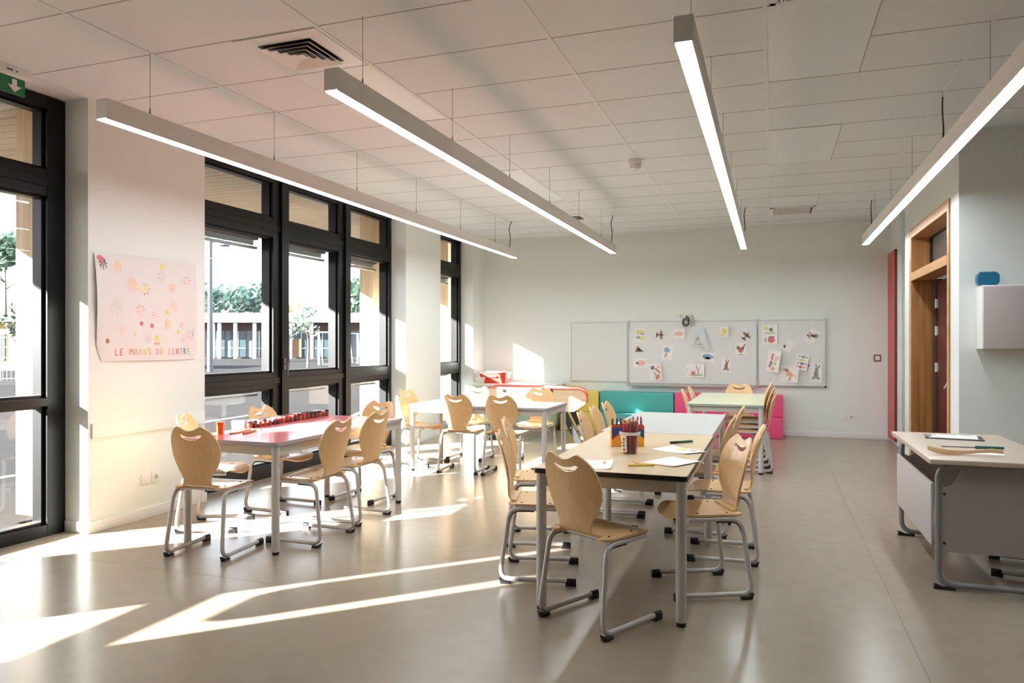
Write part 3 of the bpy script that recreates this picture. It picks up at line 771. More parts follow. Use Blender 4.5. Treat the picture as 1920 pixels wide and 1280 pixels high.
# transparent bucket of coloured pencils
bk = atz(1181, 850, ZB)
t = thing('pencil_bucket', 'clear plastic bucket of coloured pencils on the birch table', 'bucket', bk)
m_clear = glass('clear_plastic', (.975, .97, .965), .6)
MB().lathe([(.044, 0), (.056, .125), (.058, .128), (.058, .132), (.0545, .132), (.043, .003)], (0, 0, 0), 28).build('bucket_wall', m_clear, t)
MB().lathe([(.0565, .112), (.0615, .114), (.0625, .130), (.058, .131)], (0, 0, 0), 28, cap=False).build('rim', mat('milky_rim', (222, 214, 208), .35), t)
lb = MB(); lb.grid(lambda i, j: Vector(((.0455 + .0122 * (.1 + .8 * j)) * math.cos(R(205 + 55 * i)), (.0455 + .0122 * (.1 + .8 * j)) * math.sin(R(205 + 55 * i)), .012 + .1 * j)), 10, 4)
lo_ = lb.build('paper_label', m_paper, t)
for k, (c, i0, z0, z1, w_) in enumerate((((214, 84, 70), .55, .08, .098, .3), ((214, 120, 60), .35, .062, .074, .5), ((70, 110, 170), .4, .045, .056, .45), ((206, 80, 60), .5, .02, .034, .35))):
    MB().grid(lambda i, j: Vector(((.0463 + .0122 * (z0 + (z1 - z0) * j) / .125) * math.cos(R(205 + 55 * (i0 + w_ * (i - .3)))), (.0463 + .0122 * (z0 + (z1 - z0) * j) / .125) * math.sin(R(205 + 55 * (i0 + w_ * (i - .3)))), z0 + (z1 - z0) * j)), 5, 1).build('printed_band', mat('print_%d' % k, c, .5), lo_)
for i in range(30):
    a_ = i * 2.399; r0 = .036 * math.sqrt((i + .5) / 30)
    p = bk + Vector((r0 * math.cos(a_), r0 * math.sin(a_), .004))
    ln = random.uniform(.165, .215); lean = Vector((r0 * .40 * math.cos(a_), r0 * .40 * math.sin(a_), ln))
    tt = thing('coloured_pencil', 'coloured pencil standing in the clear plastic bucket', 'pencil', p, 0, 'coloured pencils in the bucket')
    MB().cyl((0, 0, 0), lean * .93, .0036, 6).build('shaft', m_p[[0, 8, 7, 9, 5, 0, 7, 8, 4, 0][i % 10]], tt)
    MB().cyl(lean * .93, lean, .0036, 6, r2=.0008).build('sharpened_tip', m_tip, tt)
def sheet(pxs, label, marks=(), z=ZB, name='paper_sheet'):
    ps = [atz(x, y, z) for x, y in pxs]; c = sum(ps, Vector()) / len(ps)
    b = MB(); k = len(ps)
    def fn(i, j):
        p = (ps[0] * (1 - i) + ps[1] * i) * (1 - j) + (ps[3] * (1 - i) + ps[2] * i) * j
        return Vector((p.x, p.y, z + .0006 + .006 * (abs(i - .5) * 2) ** 4))
    b.grid(fn, 10, 6)
    n0 = len(b.f)
    ms = [m_paper]
    for (col, poly) in marks:
        ms.append(col); q = [fn(i, j) + Vector((0, 0, .0009)) for i, j in poly]; b.add(q, [tuple(range(len(q)))], len(ms) - 1)
    o = b.build(name, ms, smooth=40); return tag(o, label, 'paper')
m_or = mat('orange_mark', (232, 150, 90), .6); m_yel = mat('yellow_mark', (236, 214, 90), .6); m_pk = mat('pink_mark', (232, 130, 130), .6)
sheet([(1082, 879), (1145, 880), (1151, 863), (1095, 862)], 'white sheet with a small orange mark near the back of the foreground chair', [(m_or, ell(.72, .7, .05, .14, 8))])
sheet([(1204, 868), (1265, 876), (1318, 866), (1262, 857)], 'white sheet lying on the birch table corner behind the yellow pen', [(m_pk, [(.3, .01), (.95, .01), (.95, .06), (.3, .06)])])
sheet([(1222, 843), (1290, 852), (1328, 848), (1262, 836)], 'white sheet with a yellow drawing near the green marker', [(m_yel, ell(.42, .75, .16, .14, 10)), (mat('lilac_mark', (190, 150, 190), .6), ell(.7, .8, .08, .1, 8))])
def pen(p0, p1, mb_, mc, label, r=.006, name='felt_pen'):
    a, c = atz(*p0, ZB), atz(*p1, ZB); t = thing(name, label, 'pen', (a.x, a.y, ZB)); d = c - a; d.z = 0; u = Vector((0, 0, r))
    MB().cyl(u, d * .68 + u, r * .92, 10).build('barrel', mb_, t); MB().cyl(d * .66 + u, d + u, r, 10).build('cap', mc, t)
pen((1298, 829), (1257, 832), mat('dark_green_marker', (34, 84, 62), .4), m_blk, 'dark green marker lying at the back of the birch table', .0085)
pen((1177, 874), (1227, 873), mat('yellow_pen', (240, 206, 50), .4), mat('yellow_pen_cap', (236, 196, 30), .4), 'yellow felt pen lying near the front edge of the birch table')
pen((1186, 864), (1197, 871), m_or, m_p[5], 'short orange pencil behind the yellow felt pen', .0035, 'coloured_pencil')

# ------------------------------------------------------------------ things on the pink table
ZP = .7503
c = atz(413, 814, ZP)
t = thing('paint_pot', 'orange plastic pot standing alone on the pink table', 'pot', c)
m_org = mat('orange_plastic', (232, 110, 34), .4)
MB().lathe([(.022, 0), (.024, .01), (.025, .075)], (0, 0, 0), 18).build('body', m_org, t)
MB().lathe([(.028, .070), (.029, .073), (.029, .088), (.027, .090)], (0, 0, 0), 18).build('lid', m_org, t)
m_jar = [mat('jar_brown', (122, 62, 44), .35), mat('jar_rust', (156, 78, 52), .35), mat('jar_plum', (92, 46, 46), .35)]
m_lid = [mat('lid_dark', (58, 42, 44), .4), mat('lid_white', (226, 214, 208), .4), mat('lid_red', (190, 60, 50), .4)]
def jar(p, k, label, group):
    t = thing('paint_pot', label, 'pot', (p.x, p.y, ZP), 0, group)
    MB().lathe([(.020, 0), (.022, .004), (.022, .036), (.019, .040)], (0, 0, 0), 14).build('body', m_jar[k % 3], t)
    MB().lathe([(.0205, .040), (.0215, .042), (.0215, .053), (.019, .055)], (0, 0, 0), 14).build('lid', m_lid[[0, 1, 0, 2, 1][k % 5]], t)
a, c = atz(468, 803, ZP), atz(612, 779, ZP)
n = int((c - a).length / .055)
for i in range(n): jar(a.lerp(c, i / (n - 1)), i * 2 + i // 3, 'small brown paint pot in the front row on the pink table', 'paint pots of the front row')
nn = (c - a).normalized(); off = Vector((-nn.y, nn.x, 0)) * .06
for i in range(n - 2): jar(a.lerp(c, (i + 1.3) / (n - 1)) + off, i * 3 + 1, 'small brown paint pot in the back row on the pink table', 'paint pots of the back row')
c = atz(447, 803, ZP)
t = thing('small_box', 'small white cardboard box beside the paint pots on the pink table', 'box', (c.x, c.y, ZP), R(35))
MB().box(-.045, .045, -.04, .04, 0, .05).build('carton', m_white, t, bevel=.001, seg=1); MB().box(-.047, .047, -.042, .042, .05, .06).build('lid', m_white, t, bevel=.001, seg=1)
def stick(p0, p1, w, label, name, z=ZP, th=.01, mt=None):
    a, c = atz(*p0, z), atz(*p1, z); d = (c - a); d.z = 0; l = d.length; u = d.normalized(); v = Vector((-u.y, u.x, 0))
    prof = [(0, .35), (.1, .5), (.45, .5), (.6, .25), (1, .2)]
    poly = [(x * l, -k * w) for x, k in prof] + [(x * l, k * w) for x, k in prof[::-1]]
    o = MB().prism(poly, (a.x, a.y, z), u, v, th).build(name, mt or mat('brush_wood', (190, 128, 82), .5), bevel=.002, seg=1); return tag(o, label, 'tool')
stick((432, 814), (470, 806), .03, 'broad wooden modelling tool nearest the orange pot', 'modelling_tool')
stick((456, 814), (480, 808), .022, 'short wooden modelling tool crossing the broad one', 'modelling_tool', th=.014)
stick((490, 806), (466, 805), .012, 'thin reddish modelling stick beside the white box', 'modelling_tool', mt=mat('red_brown_stick', (150, 84, 64), .5))

# ------------------------------------------------------------------ far end: benches, game table, cabinet
def bench(x0, x1, col, label, seat_gap=False):
    m = mat('foam_' + str(col), col, .45)
    t = thing('foam_bench', label, 'bench', ((x0 + x1) / 2, 11.72, 0), 0, 'foam benches under the whiteboard')
    MB().box(x0, x1, 11.50, YF - .016, .004, .30).build('seat_block', m, t, world=True, bevel=.012, seg=3)
    MB().box(x0 + .002, x1 - .002, 11.72, YF - .016, .302, .635).build('back_block', m, t, world=True, bevel=.012, seg=3)
bench(-3.25, -2.66, (226, 202, 98), 'yellow foam bench under the whiteboard')
bench(-2.64, -1.455, (76, 168, 164), 'teal foam bench under the whiteboard')
bench(-1.445, -.64, (228, 78, 126), 'pink foam bench beside the teal bench')
bench(-.63, .16, (228, 80, 128), 'pink foam bench at the right end of the row')

m_ply = mat('pale_birch_ply', (232, 208, 174), .4, noise=((3, 3, 30), (224, 196, 158), .35, .75)); m_rim = mat('coral_rim', (226, 104, 90), .4)
t = thing('game_table', 'wooden children game table with coral red rim and black splayed legs', 'game table', (-3.22, 10.3, 0))
half = [(-4.0, .60), (-4.0, .68), (-3.97, .73), (-3.90, .765), (-2.54, .765), (-2.47, .73), (-2.435, .66), (-2.44, .58), (-2.63, .45), (-3.81, .45), (-3.99, .57)]
for y in (10.0, 10.55):
    dxg = -.13 if y > 10.3 else 0
    MB().prism(half, (dxg, y + .018, 0), (1, 0, 0), (0, 0, 1), .018).build('side_panel', m_ply, t, world=True, bevel=.002, seg=1)
    rim = [Vector((x + dxg, y + .009, z)) for x, z in half[1:8]]
    MB().tube(rim, .014, 8).build('rim', m_rim, t, world=True)
MB().box(-3.95, -2.62, 10.02, 10.55, .60, .625).build('playing_field', m_white, t, world=True)
MB().add([(-3.99, 10.02, .6), (-4.11, 10.54, .6), (-4.11, 10.54, .72), (-3.99, 10.02, .72)], [(0, 1, 2, 3)]).add([(-2.46, 10.02, .6), (-2.58, 10.54, .6), (-2.58, 10.54, .70), (-2.46, 10.02, .70)], [(0, 1, 2, 3)]).build('end_board', m_ply, t, world=True, solid=.012)
for px in (945, 1034):
    q = aty(px, 732, 10.0); MB().ico((q.x, 9.985, q.z), .024, 2).cyl((q.x, 9.99, q.z), (q.x, 10.57, q.z), .006, 8).build('play_rod', m_blk, t, world=True)
for px in (967, 1012, 1057, 1078, 1090, 1087):
    q = aty(px, 732 if px != 1087 else 744, 10.0); MB().cyl((q.x, 9.997, q.z), (q.x, 10.001, q.z), .008, 10).build('bolt', m_alu, t, world=True)
for sx, xb, xt in ((1, -2.56, -2.86), (-1, -3.88, -3.58)):
    for y in (10.05, 10.52):
        l = MB().prism([(xt - .055, .58), (xt + .055, .58), (xb + .05, 0), (xb - .05, 0)], (0, y + .016, 0), (1, 0, 0), (0, 0, 1), .032).build('leg', m_blk, t, world=True, bevel=.003, seg=1)
        MB().cyl((xt * .4 + xb * .6, y - .018, .22), (xt * .4 + xb * .6, y - .022, .22), .012, 10).build('bolt', m_alu, l, world=True)
t = thing('corner_cabinet', 'low pale green cabinet with a white top in the far left corner', 'cabinet', (-4.0, 11.5, 0))
MB().box(-4.72, -3.28, 11.16, YF - .016, .72, .75).build('cabinet_top', m_white, t, world=True, bevel=.004)
MB().box(-4.68, -3.32, 11.2, YF - .016, .08, .72).build('carcass', mat('pale_sea_green', (206, 222, 212), .5), t, world=True, bevel=.003)
for i in range(3):
    x0 = -4.66 + i * .445; dr = MB().box(x0, x0 + .435, 11.182, 11.199, .1, .70).build('cabinet_door', mat('pale_sea_green_door', (196, 218, 206), .5), t, world=True, bevel=.002)
    MB().cyl((x0 + .39, 11.182, .5), (x0 + .39, 11.165, .5), .012, 12).build('knob', m_alu, dr, world=True)
MB().box(-4.66, -3.34, 11.22, 11.9, 0, .08).build('plinth', m_apron, t, world=True)
zc = .7505
q0 = aty(900, 715, 11.45); q1 = aty(949, 715, 11.45)
t = thing('storage_bin', 'red plastic storage bin with papers on the corner cabinet', 'bin', ((q0.x + q1.x) / 2, 11.56, zc))
m_bin = mat('red_plastic_bin', (206, 74, 62), .4); L_ = (q1.x - q0.x) / 2
bo = MB()
def rr(hx, hy, z): return [Vector((x, y, z)) for x, y in rrect(-hx, hx, -hy, hy, .03, 4)]
lay = [rr(L_ * .9, .12, 0), rr(L_, .15, .165), rr(L_ + .02, .165, .165), rr(L_ + .02, .165, .18), rr(L_ - .008, .142, .18), rr(L_ * .9 - .008, .112, .006)]
k = len(lay[0]); bo.add([p for l in lay for p in l], [tuple(range(k))] + [(a * k + i, a * k + (i + 1) % k, (a + 1) * k + (i + 1) % k, (a + 1) * k + i) for a in range(5) for i in range(k)] + [tuple(5 * k + i for i in range(k))])
bo.build('tub', m_bin, t)
MB().box(-.08, .08, -.168, -.166, .10, .13).build('grip', mat('dark_grip', (96, 30, 28), .5), t)
o = MB().box((q0.x + q1.x) / 2 - .14, (q0.x + q1.x) / 2 + .15, 11.46, 11.66, .925, .945).build('paper_stack', m_paper, bevel=.002)
tag(o, 'stack of white papers lying on top of the red bin', 'paper')
q = aty(899, 716, 11.3)
t = thing('small_tub', 'small white plastic tub beside the red bin', 'tub', (q.x, 11.32, zc))
lay = [rr(.065, .055, 0), rr(.082, .07, .105), rr(.078, .066, .105), rr(.062, .052, .004)]
MB().add([p for l in lay for p in l], [tuple(range(k))] + [(a * k + i, a * k + (i + 1) % k, (a + 1) * k + (i + 1) % k, (a + 1) * k + i) for a in range(3) for i in range(k)] + [tuple(3 * k + i for i in range(k))]).build('tub', mat('ivory_plastic', (226, 224, 212), .4), t)

# ------------------------------------------------------------------ whiteboard and drawings
YB = YF
t = thing('whiteboard', 'wide three part whiteboard with aluminium frame on the far wall', 'whiteboard', (-1.2, YF, .72))
for (x0, x1, z0, z1, d) in ((-3.19, -2.235, .785, 1.765, .012), (-2.21, -.215, .765, 1.775, .03), (-.20, .765, .765, 1.775, .05)):
    p = MB().box(x0, x1, YF - d, YF - .001, z0, z1).build('board_panel', m_board, t, world=True)
    f = MB(); w_ = .008 if d < .02 else .011
    for (a, b2, c2, d2) in ((x0, x1, z1 - w_, z1 + .002), (x0, x1, z0 - .002, z0 + w_), (x0 - .002, x0 + w_, z0, z1), (x1 - w_, x1 + .002, z0, z1)): f.box(a, b2, YF - d - .006, YF - d + .002, c2, d2)
    f.build('frame', m_alu, p, world=True)
MB().box(-2.18, -.25, YF - .10, YF - .03, .735, .748).box(-2.18, -.25, YF - .10, YF - .095, .748, .762).build('pen_tray', m_alu, t, world=True)
for z in (.80, 1.73):
    MB().box(-.225, -.185, YF - .062, YF - .03, z - .06, z + .06).box(-2.235, -2.205, YF - .045, YF - .01, z - .06, z + .06).build('hinge', m_alu, t, world=True)
for z in (.765, 1.775): MB().box(.750, .772, YF - .062, YF - .02, z - .015, z + .015).build('corner_cap', m_blk if z < 1 else m_alu, t, world=True)

def C(name, c): return mat('paint_' + name, tuple(x + (232 - x) * .18 for x in c), .6)
cB, cY, cR, cO, cG, cP, cBr, cGr, cBl, cPk = C('blue', (120, 160, 200)), C('yellow', (222, 208, 96)), C('red', (214, 92, 92)), C('orange', (236, 158, 112)), C('green', (120, 180, 110)), C('purple', (112, 84, 140)), C('brown', (128, 96, 74)), C('grey', (130, 130, 136)), C('black', (70, 66, 66)), C('pink', (232, 178, 166))
def drawing(px, py, wpx, hpx, shapes, label, rot=0.0, curl=0.0, cat='drawing', paper=True, yb=.031, cut=None, name='drawing_sheet'):
    c = aty(px, py, YF - yb); a = aty(px - wpx / 2, py, YF - yb); d = aty(px + wpx / 2, py, YF - yb); u = aty(px, py - hpx / 2, YF - yb); l = aty(px, py + hpx / 2, YF - yb)
    w_, h_ = abs(d.x - a.x), abs(u.z - l.z)
    cr_, sr_ = math.cos(R(rot)), math.sin(R(rot))
    def mp_(i, j, e=0.0):
        x, z = (i - .5) * w_, (j - .5) * h_
        lift = (.0035 + abs(curl) * (max(0, (i - .45) if curl > 0 else (.55 - i)) ** 2) * 1.0) if paper else .003
        return Vector((c.x + x * cr_ - z * sr_, YF - yb - lift - e, c.z + x * sr_ + z * cr_))
    b = MB(); ms = []
    if paper:
        ms.append(m_paper); b.grid(mp_, 10, 3)
    for col, poly in shapes:
        if col not in ms: ms.append(col)
        q = [mp_(i, j, .0012) for i, j in poly]; n = len(q)
        if paper: b.add(q, [tuple(range(n))], ms.index(col))
        else: b.add(q + [p + Vector((0, .003, 0)) for p in q], [tuple(range(n)), tuple(range(n, 2 * n))[::-1]] + [(i, (i + 1) % n, n + (i + 1) % n, n + i) for i in range(n)], ms.index(col))
    o = b.build(name, ms, normals=True); return tag(o, label, cat)
E_ = ell
drawing(1200.5, 628, 17, 24, [(cY, E_(.3, .7, .25, .17)), (cY, E_(.72, .8, .2, .1)), (cB, E_(.75, .6, .22, .08)), (cY, E_(.68, .25, .26, .17)), (cB, E_(.25, .32, .22, .12)), (cBl, stroke(.25, .82, .5, .84, .03))], 'white sheet with yellow and blue shapes at the top left of the middle board')
plane = [(cBr, E_(.6, .5, .16, .5, 10)), (cBr, E_(.12, .5, .1, .3, 10)), (cBr, [(.05, .44), (.98, .46), (.98, .54), (.05, .56)])]
drawing(1238, 627.5, 16.5, 18, plane, 'brown cut-out airplane at the upper left of the middle board', paper=False, name='paper_airplane')
drawing(1274, 625.5, 20, 18, [(cPk, E_(.5, .5, .38, .26)), (cR, E_(.5, .5, .16, .2)), (m_paper, E_(.5, .5, .09, .11)), (cPk, E_(.14, .45, .1, .14))], 'white sheet with a pink fish shape, curling off the board', curl=.22)
drawing(1357.5, 622, 17, 19, [(cY, E_(.5, .55, .3, .3)), (cBr, E_(.5, .55, .2, .2)), (cY, E_(.5, .55, .12, .12)), (cY, E_(.3, .2, .26, .12))], 'white sheet with a yellow snail, curling off the board', curl=.22)
drawing(1399, 629.6, 19, 18, plane, 'brown cut-out airplane at the upper right of the middle board', rot=52, paper=False, name='paper_airplane')
drawing(1199, 654, 17, 11.5, [(cBr, [(.0, .02), (.28, 1), (.62, .5), (1, .08), (.7, .05)]), (cR, [(.3, .7), (.7, .3), (.4, .25)]), (cY, [(.05, .0), (.9, .06), (.6, .16), (.2, .1)])], 'brown and yellow cut-out pyramid on the left of the middle board', paper=False, name='paper_pyramid')
drawing(1251, 661, 20, 26, [(cB, E_(.45, .7, .27, .2)), (cPk, stroke(.45, .5, .3, .1, .08)), (cPk, E_(.4, .3, .14, .09)), (cGr, stroke(.6, .5, .85, .8, .03))], 'white sheet with a round blue balloon shape', rot=-4)
drawing(1327, 669, 26, 20, [(cB, E_(.48, .5, .36, .26)), (cGr, [(.78, .5), (.98, .62), (.9, .45), (.98, .35)]), (m_paper, E_(.5, .4, .2, .1)), (cP, E_(.22, .55, .05, .06))], 'white sheet with a blue striped fish', rot=-4)
drawing(1389, 655, 20, 26, [(cBr, E_(.25, .62, .17, .15)), (cR, E_(.52, .48, .26, .18, rot=.5)), (cBr, [(.7, .5), (.95, .85), (.85, .9), (.6, .6)]), (cBr, stroke(.5, .35, .5, .18, .05)), (cG, E_(.5, .12, .4, .03))], 'white sheet with a reddish brown rooster')
drawing(1201, 680, 25, 17, [(cPk, E_(.55, .5, .34, .3)), (cO, E_(.22, .48, .1, .14)), (cPk, stroke(.85, .6, .97, .8, .06)), (cPk, [(.4, .1), (.46, .1), (.46, .3), (.4, .3)]), (cPk, [(.66, .1), (.72, .1), (.72, .3), (.66, .3)])], 'white sheet with a pink pig at the lower left of the middle board')
veg = [(cP, E_(.3, .78, .16, .13)), (cR, stroke(.5, .72, .85, .4, .12)), (cG, stroke(.35, .5, .5, .28, .1)), (cR, E_(.6, .18, .2, .13, rot=.6)), (cO, E_(.75, .8, .12, .07))]
drawing(1229.6, 697, 25, 30, veg, 'white sheet with purple, red and green vegetables, curling off the middle board', rot=7, curl=.25)
drawing(1303, 694.6, 35, 25, [(cR, [(.3, .2), (.52, .2), (.52, .4), (.3, .4)]), (cPk, [(.27, .4), (.55, .4), (.5, .52), (.33, .52)]), (cBl, stroke(.68, .2, .68, .6, .04)), (cBl, stroke(.68, .55, .55, .75, .03)), (cBl, stroke(.68, .55, .8, .8, .03)), (cBl, stroke(.6, .68, .62, .92, .03)), (cG, [(.08, .16), (.5, .1), (.9, .16), (.9, .24), (.55, .2), (.3, .18)]), (cGr, E_(.12, .58, .04, .05))], 'white sheet with a red house and bare tree in the lower middle of the board', curl=.12)
anim = lambda c_: [(c_, E_(.5, .42, .2, .2)), (c_, E_(.55, .64, .15, .11)), (c_, stroke(.55, .7, .48, .95, .1)), (c_, stroke(.64, .7, .84, .88, .1)), (c_, E_(.3, .22, .16, .07)), (c_, E_(.68, .2, .16, .07))]
drawing(1361.6, 685, 17, 26, anim(cBr), 'white sheet with a brown long-eared animal on the middle board')
drawing(1443.4, 627.5, 28, 37, [(cY, E_(.22, .83, .13, .1)), (cG, stroke(.15, .58, .8, .6, .05)), (cBr, E_(.58, .76, .14, .1)), (m_paper, E_(.58, .76, .09, .065)), (cR, E_(.6, .25, .24, .16)), (cP, E_(.62, .38, .2, .05)), (cY, E_(.58, .25, .1, .06)), (cG, [(.12, .15), (.3, .15), (.2, .42)])], 'white sheet with flowers and a sun at the top left of the right board', yb=.051, curl=.08)
drawing(1522, 630, 22, 30, [(cO, stroke(.3, .52, .75, .62, .2)), (cG, E_(.82, .64, .18, .15)), (cB, E_(.2, .6, .14, .07)), (cP, E_(.2, .42, .14, .07)), (cG, E_(.4, .36, .13, .06)), (cY, E_(.55, .55, .12, .06))], 'tilted white sheet with a green and orange rocket on the right board', rot=-34, yb=.051)
drawing(1478.5, 648.6, 19, 22, [(cGr, E_(.2, .3, .14, .12)), (m_paper, E_(.2, .3, .08, .07)), (cBl, E_(.28, .22, .06, .05))], 'tilted mostly blank sheet with a faint grey sketch on the right board', rot=-38, yb=.051)
drawing(1450, 676.7, 24, 40, [(cR, stroke(.42, .85, .36, .55, .14)), (cP, stroke(.36, .5, .25, .2, .13)), (cPk, E_(.72, .62, .2, .1, rot=.4)), (cG, stroke(.6, .42, .75, .35, .08)), (cO, E_(.55, .14, .18, .09)), (cO, stroke(.4, .5, .5, .3, .1))], 'curling white sheet with red and pink vegetables on the right board', rot=-8, curl=.34, yb=.051)
cand = []
for k, cc in enumerate((cGr, cY, cP, cR)):
    z = .86 - .22 * k; x = .55 - .06 * (k % 2)
    cand += [(cc, E_(x, z, .17, .08)), (cc, [(x - .36, z + .06), (x - .17, z), (x - .36, z - .06)]), (cc, [(x + .36, z + .06), (x + .17, z), (x + .36, z - .06)])]
drawing(1503, 679, 24, 29, cand, 'tilted white sheet with four wrapped candies on the right board', rot=-12, yb=.051, curl=.1)
drawing(1479.7, 701, 34, 29, [(cO, E_(.28, .78, .15, .1)), (cO, [(.3, .8), (.45, .74), (.72, .5), (.68, .34), (.5, .38), (.3, .6)]), (cO, stroke(.6, .4, .55, .12, .11)), (cO, stroke(.42, .5, .36, .34, .06)), (cPk, stroke(.7, .44, .88, .4, .06)), (cPk, stroke(.88, .4, .9, .2, .05)), (cO, E_(.54, .12, .1, .05))], 'white sheet with an orange dinosaur at the bottom of the right board', rot=-5, curl=.25, yb=.051)
drawing(1530, 698, 22, 36, anim(cGr), 'white sheet with a grey long-eared animal at the lower right of the right board', yb=.051, curl=.06)
q = aty(1516, 685.5, YF - .056)
tag(MB().cyl((q.x, YF - .051, q.z), (q.x, YF - .062, q.z), .013, 12).build('board_magnet', m_p[7]), 'small dark round magnet between the candies and the grey animal', 'magnet')
# folded paper tent hung on the middle board
c = aty(1312, 614, YF - .03); w_ = .30; h_ = .36
t = thing('folded_paper', 'folded pale blue paper hanging like a tent on the middle board', 'paper', (c.x, YF - .03, c.z - h_))
m_pb = mat('pale_blue_paper', (206, 212, 218), .6)
MB().add([(.0, -.012, h_), (.05, -.03, h_ + .01), (.16, -.085, .02), (.10, -.11, 0), (-.02, -.05, h_ * .62)], [(0, 4, 3, 2, 1)]).build('right_flap', m_pb, t, solid=.0015, smooth=0)
MB().add([(0, -.012, h_), (-.02, -.05, h_ * .62), (-.13, -.05, .03), (-.09, -.02, .16), (-.03, -.015, h_ * .9)], [(0, 1, 2, 3, 4)]).build('left_flap', m_pb, t, solid=.0015, smooth=0)
MB().add([(-.01, -.012, h_ * .7), (.03, -.012, h_ * .6), (.07, -.012, .07), (-.11, -.012, .05)], [(0, 1, 2, 3)]).add([(-.03, -.014, .2), (0, -.014, .28), (.03, -.014, .2), (0, -.014, .22)], [(0, 1, 2, 3)], 1).add([(-.08, -.014, .10), (0, -.014, .085), (.05, -.014, .11), (0, -.014, .098)], [(0, 1, 2, 3)], 1).build('drawn_face', [m_paper, C('slate', (84, 96, 110))], t, solid=.001, smooth=0)

# ------------------------------------------------------------------ handprint poster on the first pier
P0, P1 = atx(176, 475, XW), atx(366, 496, XW)
cor = [(4.20, 1.277), (4.975, 1.272), (5.14, 1.375), (5.095, 2.105), (4.086, 2.085), (4.115, 1.38)]
b = MB(); ms = [mat('poster_paper', (224, 220, 218), .7)]
def pf(i, j):      # i along Y, j up
    zt = 2.085 + .02 * i; y = 4.086 + 1.02 * i + .03 * (1 - j) * (1 - abs(2 * i - 1) * .2)
    zb = 1.272 + (.10 if i > .96 else 0) + (.11 if i < .04 else 0)
    bul = .006 + .018 * math.sin(math.pi * j) * (1 - i) ** 2 + .008 * math.sin(3 * i + 2 * j)**2
    return Vector((XW + bul, y, zb + (zt - zb) * j))
b.grid(pf, 24, 14)
def pm(col, poly):
    if col not in ms: ms.append(col)
    q = [pf(i, j) + Vector((.002, 0, 0)) for i, j in poly]; b.add(q, [tuple(range(len(q)))], ms.index(col))
def hand(col, x, y, s, rot=0.0, tips=None):
    sx_ = s * .8
    def tr(pts): return [(x + (p[0] * math.cos(rot) - p[1] * math.sin(rot)) * sx_, y + (p[0] * math.sin(rot) + p[1] * math.cos(rot)) * s) for p in pts]
    pm(col, tr(ell(0, 0, .42, .42, 12)))
    for k in range(5):
        a = R(150 - 30 * k); l = [.62, .95, 1.05, .95, .75][k]; dx, dy = math.cos(a), math.sin(a)
        pm(col, tr(stroke(dx * .36, dy * .36, dx * l, dy * l, .17)))
        if tips: pm(tips, tr(ell(dx * l, dy * l, .1, .1, 8)))
hO, hG, hY, hPk, hD, hR_, hGy = C('pale_orange', (240, 196, 160)), C('pale_grey', (214, 208, 206)), C('pale_yellow', (232, 210, 150)), C('pale_pink', (236, 204, 196)), C('dark_grey', (96, 92, 96)), C('crimson', (208, 88, 96)), C('dark_green', (52, 92, 70))
hand(hD, .07, .93, .07, math.pi, hGy); pm(hR_, ell(.045, .95, .03, .03)); pm(C('hot_pink', (232, 84, 120)), ell(.065, .91, .012, .018))
hand(hO, .2, .91, .085, math.pi); hand(hO, .33, .76, .10, math.pi); hand(hY, .42, .70, .08, -1.6, cBr); hand(hG, .17, .55, .12, math.pi)
hand(hG, .62, .80, .07, 0, hD); pm(cY, ell(.63, .93, .02, .03)); hand(hO, .74, .75, .07, 2.6, hG); hand(hPk, .9, .78, .07, .4, cBr)
hand(hPk, .40, .46, .07, .2, hR_); hand(hPk, .54, .42, .06, -.2, hR_); pm(hR_, ell(.40, .36, .018, .022)); pm(hR_, ell(.505, .34, .018, .022))
pm(cY, ell(.67, .48, .022, .026)); pm(hPk, ell(.75, .55, .05, .05)); hand(hPk, .22, .28, .07, .1, hPk); hand(hY, .34, .25, .03, 1.2)
hand(hG, .46, .20, .08, 0, hPk); hand(hY, .68, .34, .075, .1); pm(cY, ell(.79, .28, .014, .02)); pm(cY, ell(.55, .22, .02, .03)); pm(cO, ell(.55, .165, .035, .012))
hand(hPk, .83, .33, .05, 0, cBr); hand(hPk, .93, .22, .07, .3, hR_); hand(hPk, .86, .2, .05, .9, cR); pm(cBr, ell(.09, .19, .015, .022)); hand(hPk, .9, .1, .04)
x = .16; lR, lO = C('rose', (220, 130, 134)), C('amber', (230, 164, 84)); cols = [hR_, cR, lR, lO, lO, cY, cO, lR, lO, cO, lR, cR, cGr, hGy, cG, hGy, cB]
k = 0
for w_ in ('LE', 'MAINS', 'DU', 'CENTRE'):
    for chh in w_:
        for (x0, y0, x1, y1) in LET[chh]: pm(cols[k % len(cols)], stroke(x + x0 * .028, .055 + y0 * .06, x + x1 * .028, .055 + y1 * .06, .007))
        x += .043; k += 1
    x += .042
o = b.build('handprint_poster', ms, normals=True); tag(o, 'large paper poster of painted handprints with coloured lettering on the pier', 'poster')

# ------------------------------------------------------------------ wall cabinet and pencil case
YC = YO0
a, c = aty(1831, 533, YC), aty(1831, 654, YC)
zb, zt = 1.363, 1.885
cx0 = a.x + .03
t = thing('wall_cabinet', 'grey two door wall cabinet on the right wall', 'cabinet', (cx0 + .35, YC, zb))
yfr = YC - .22
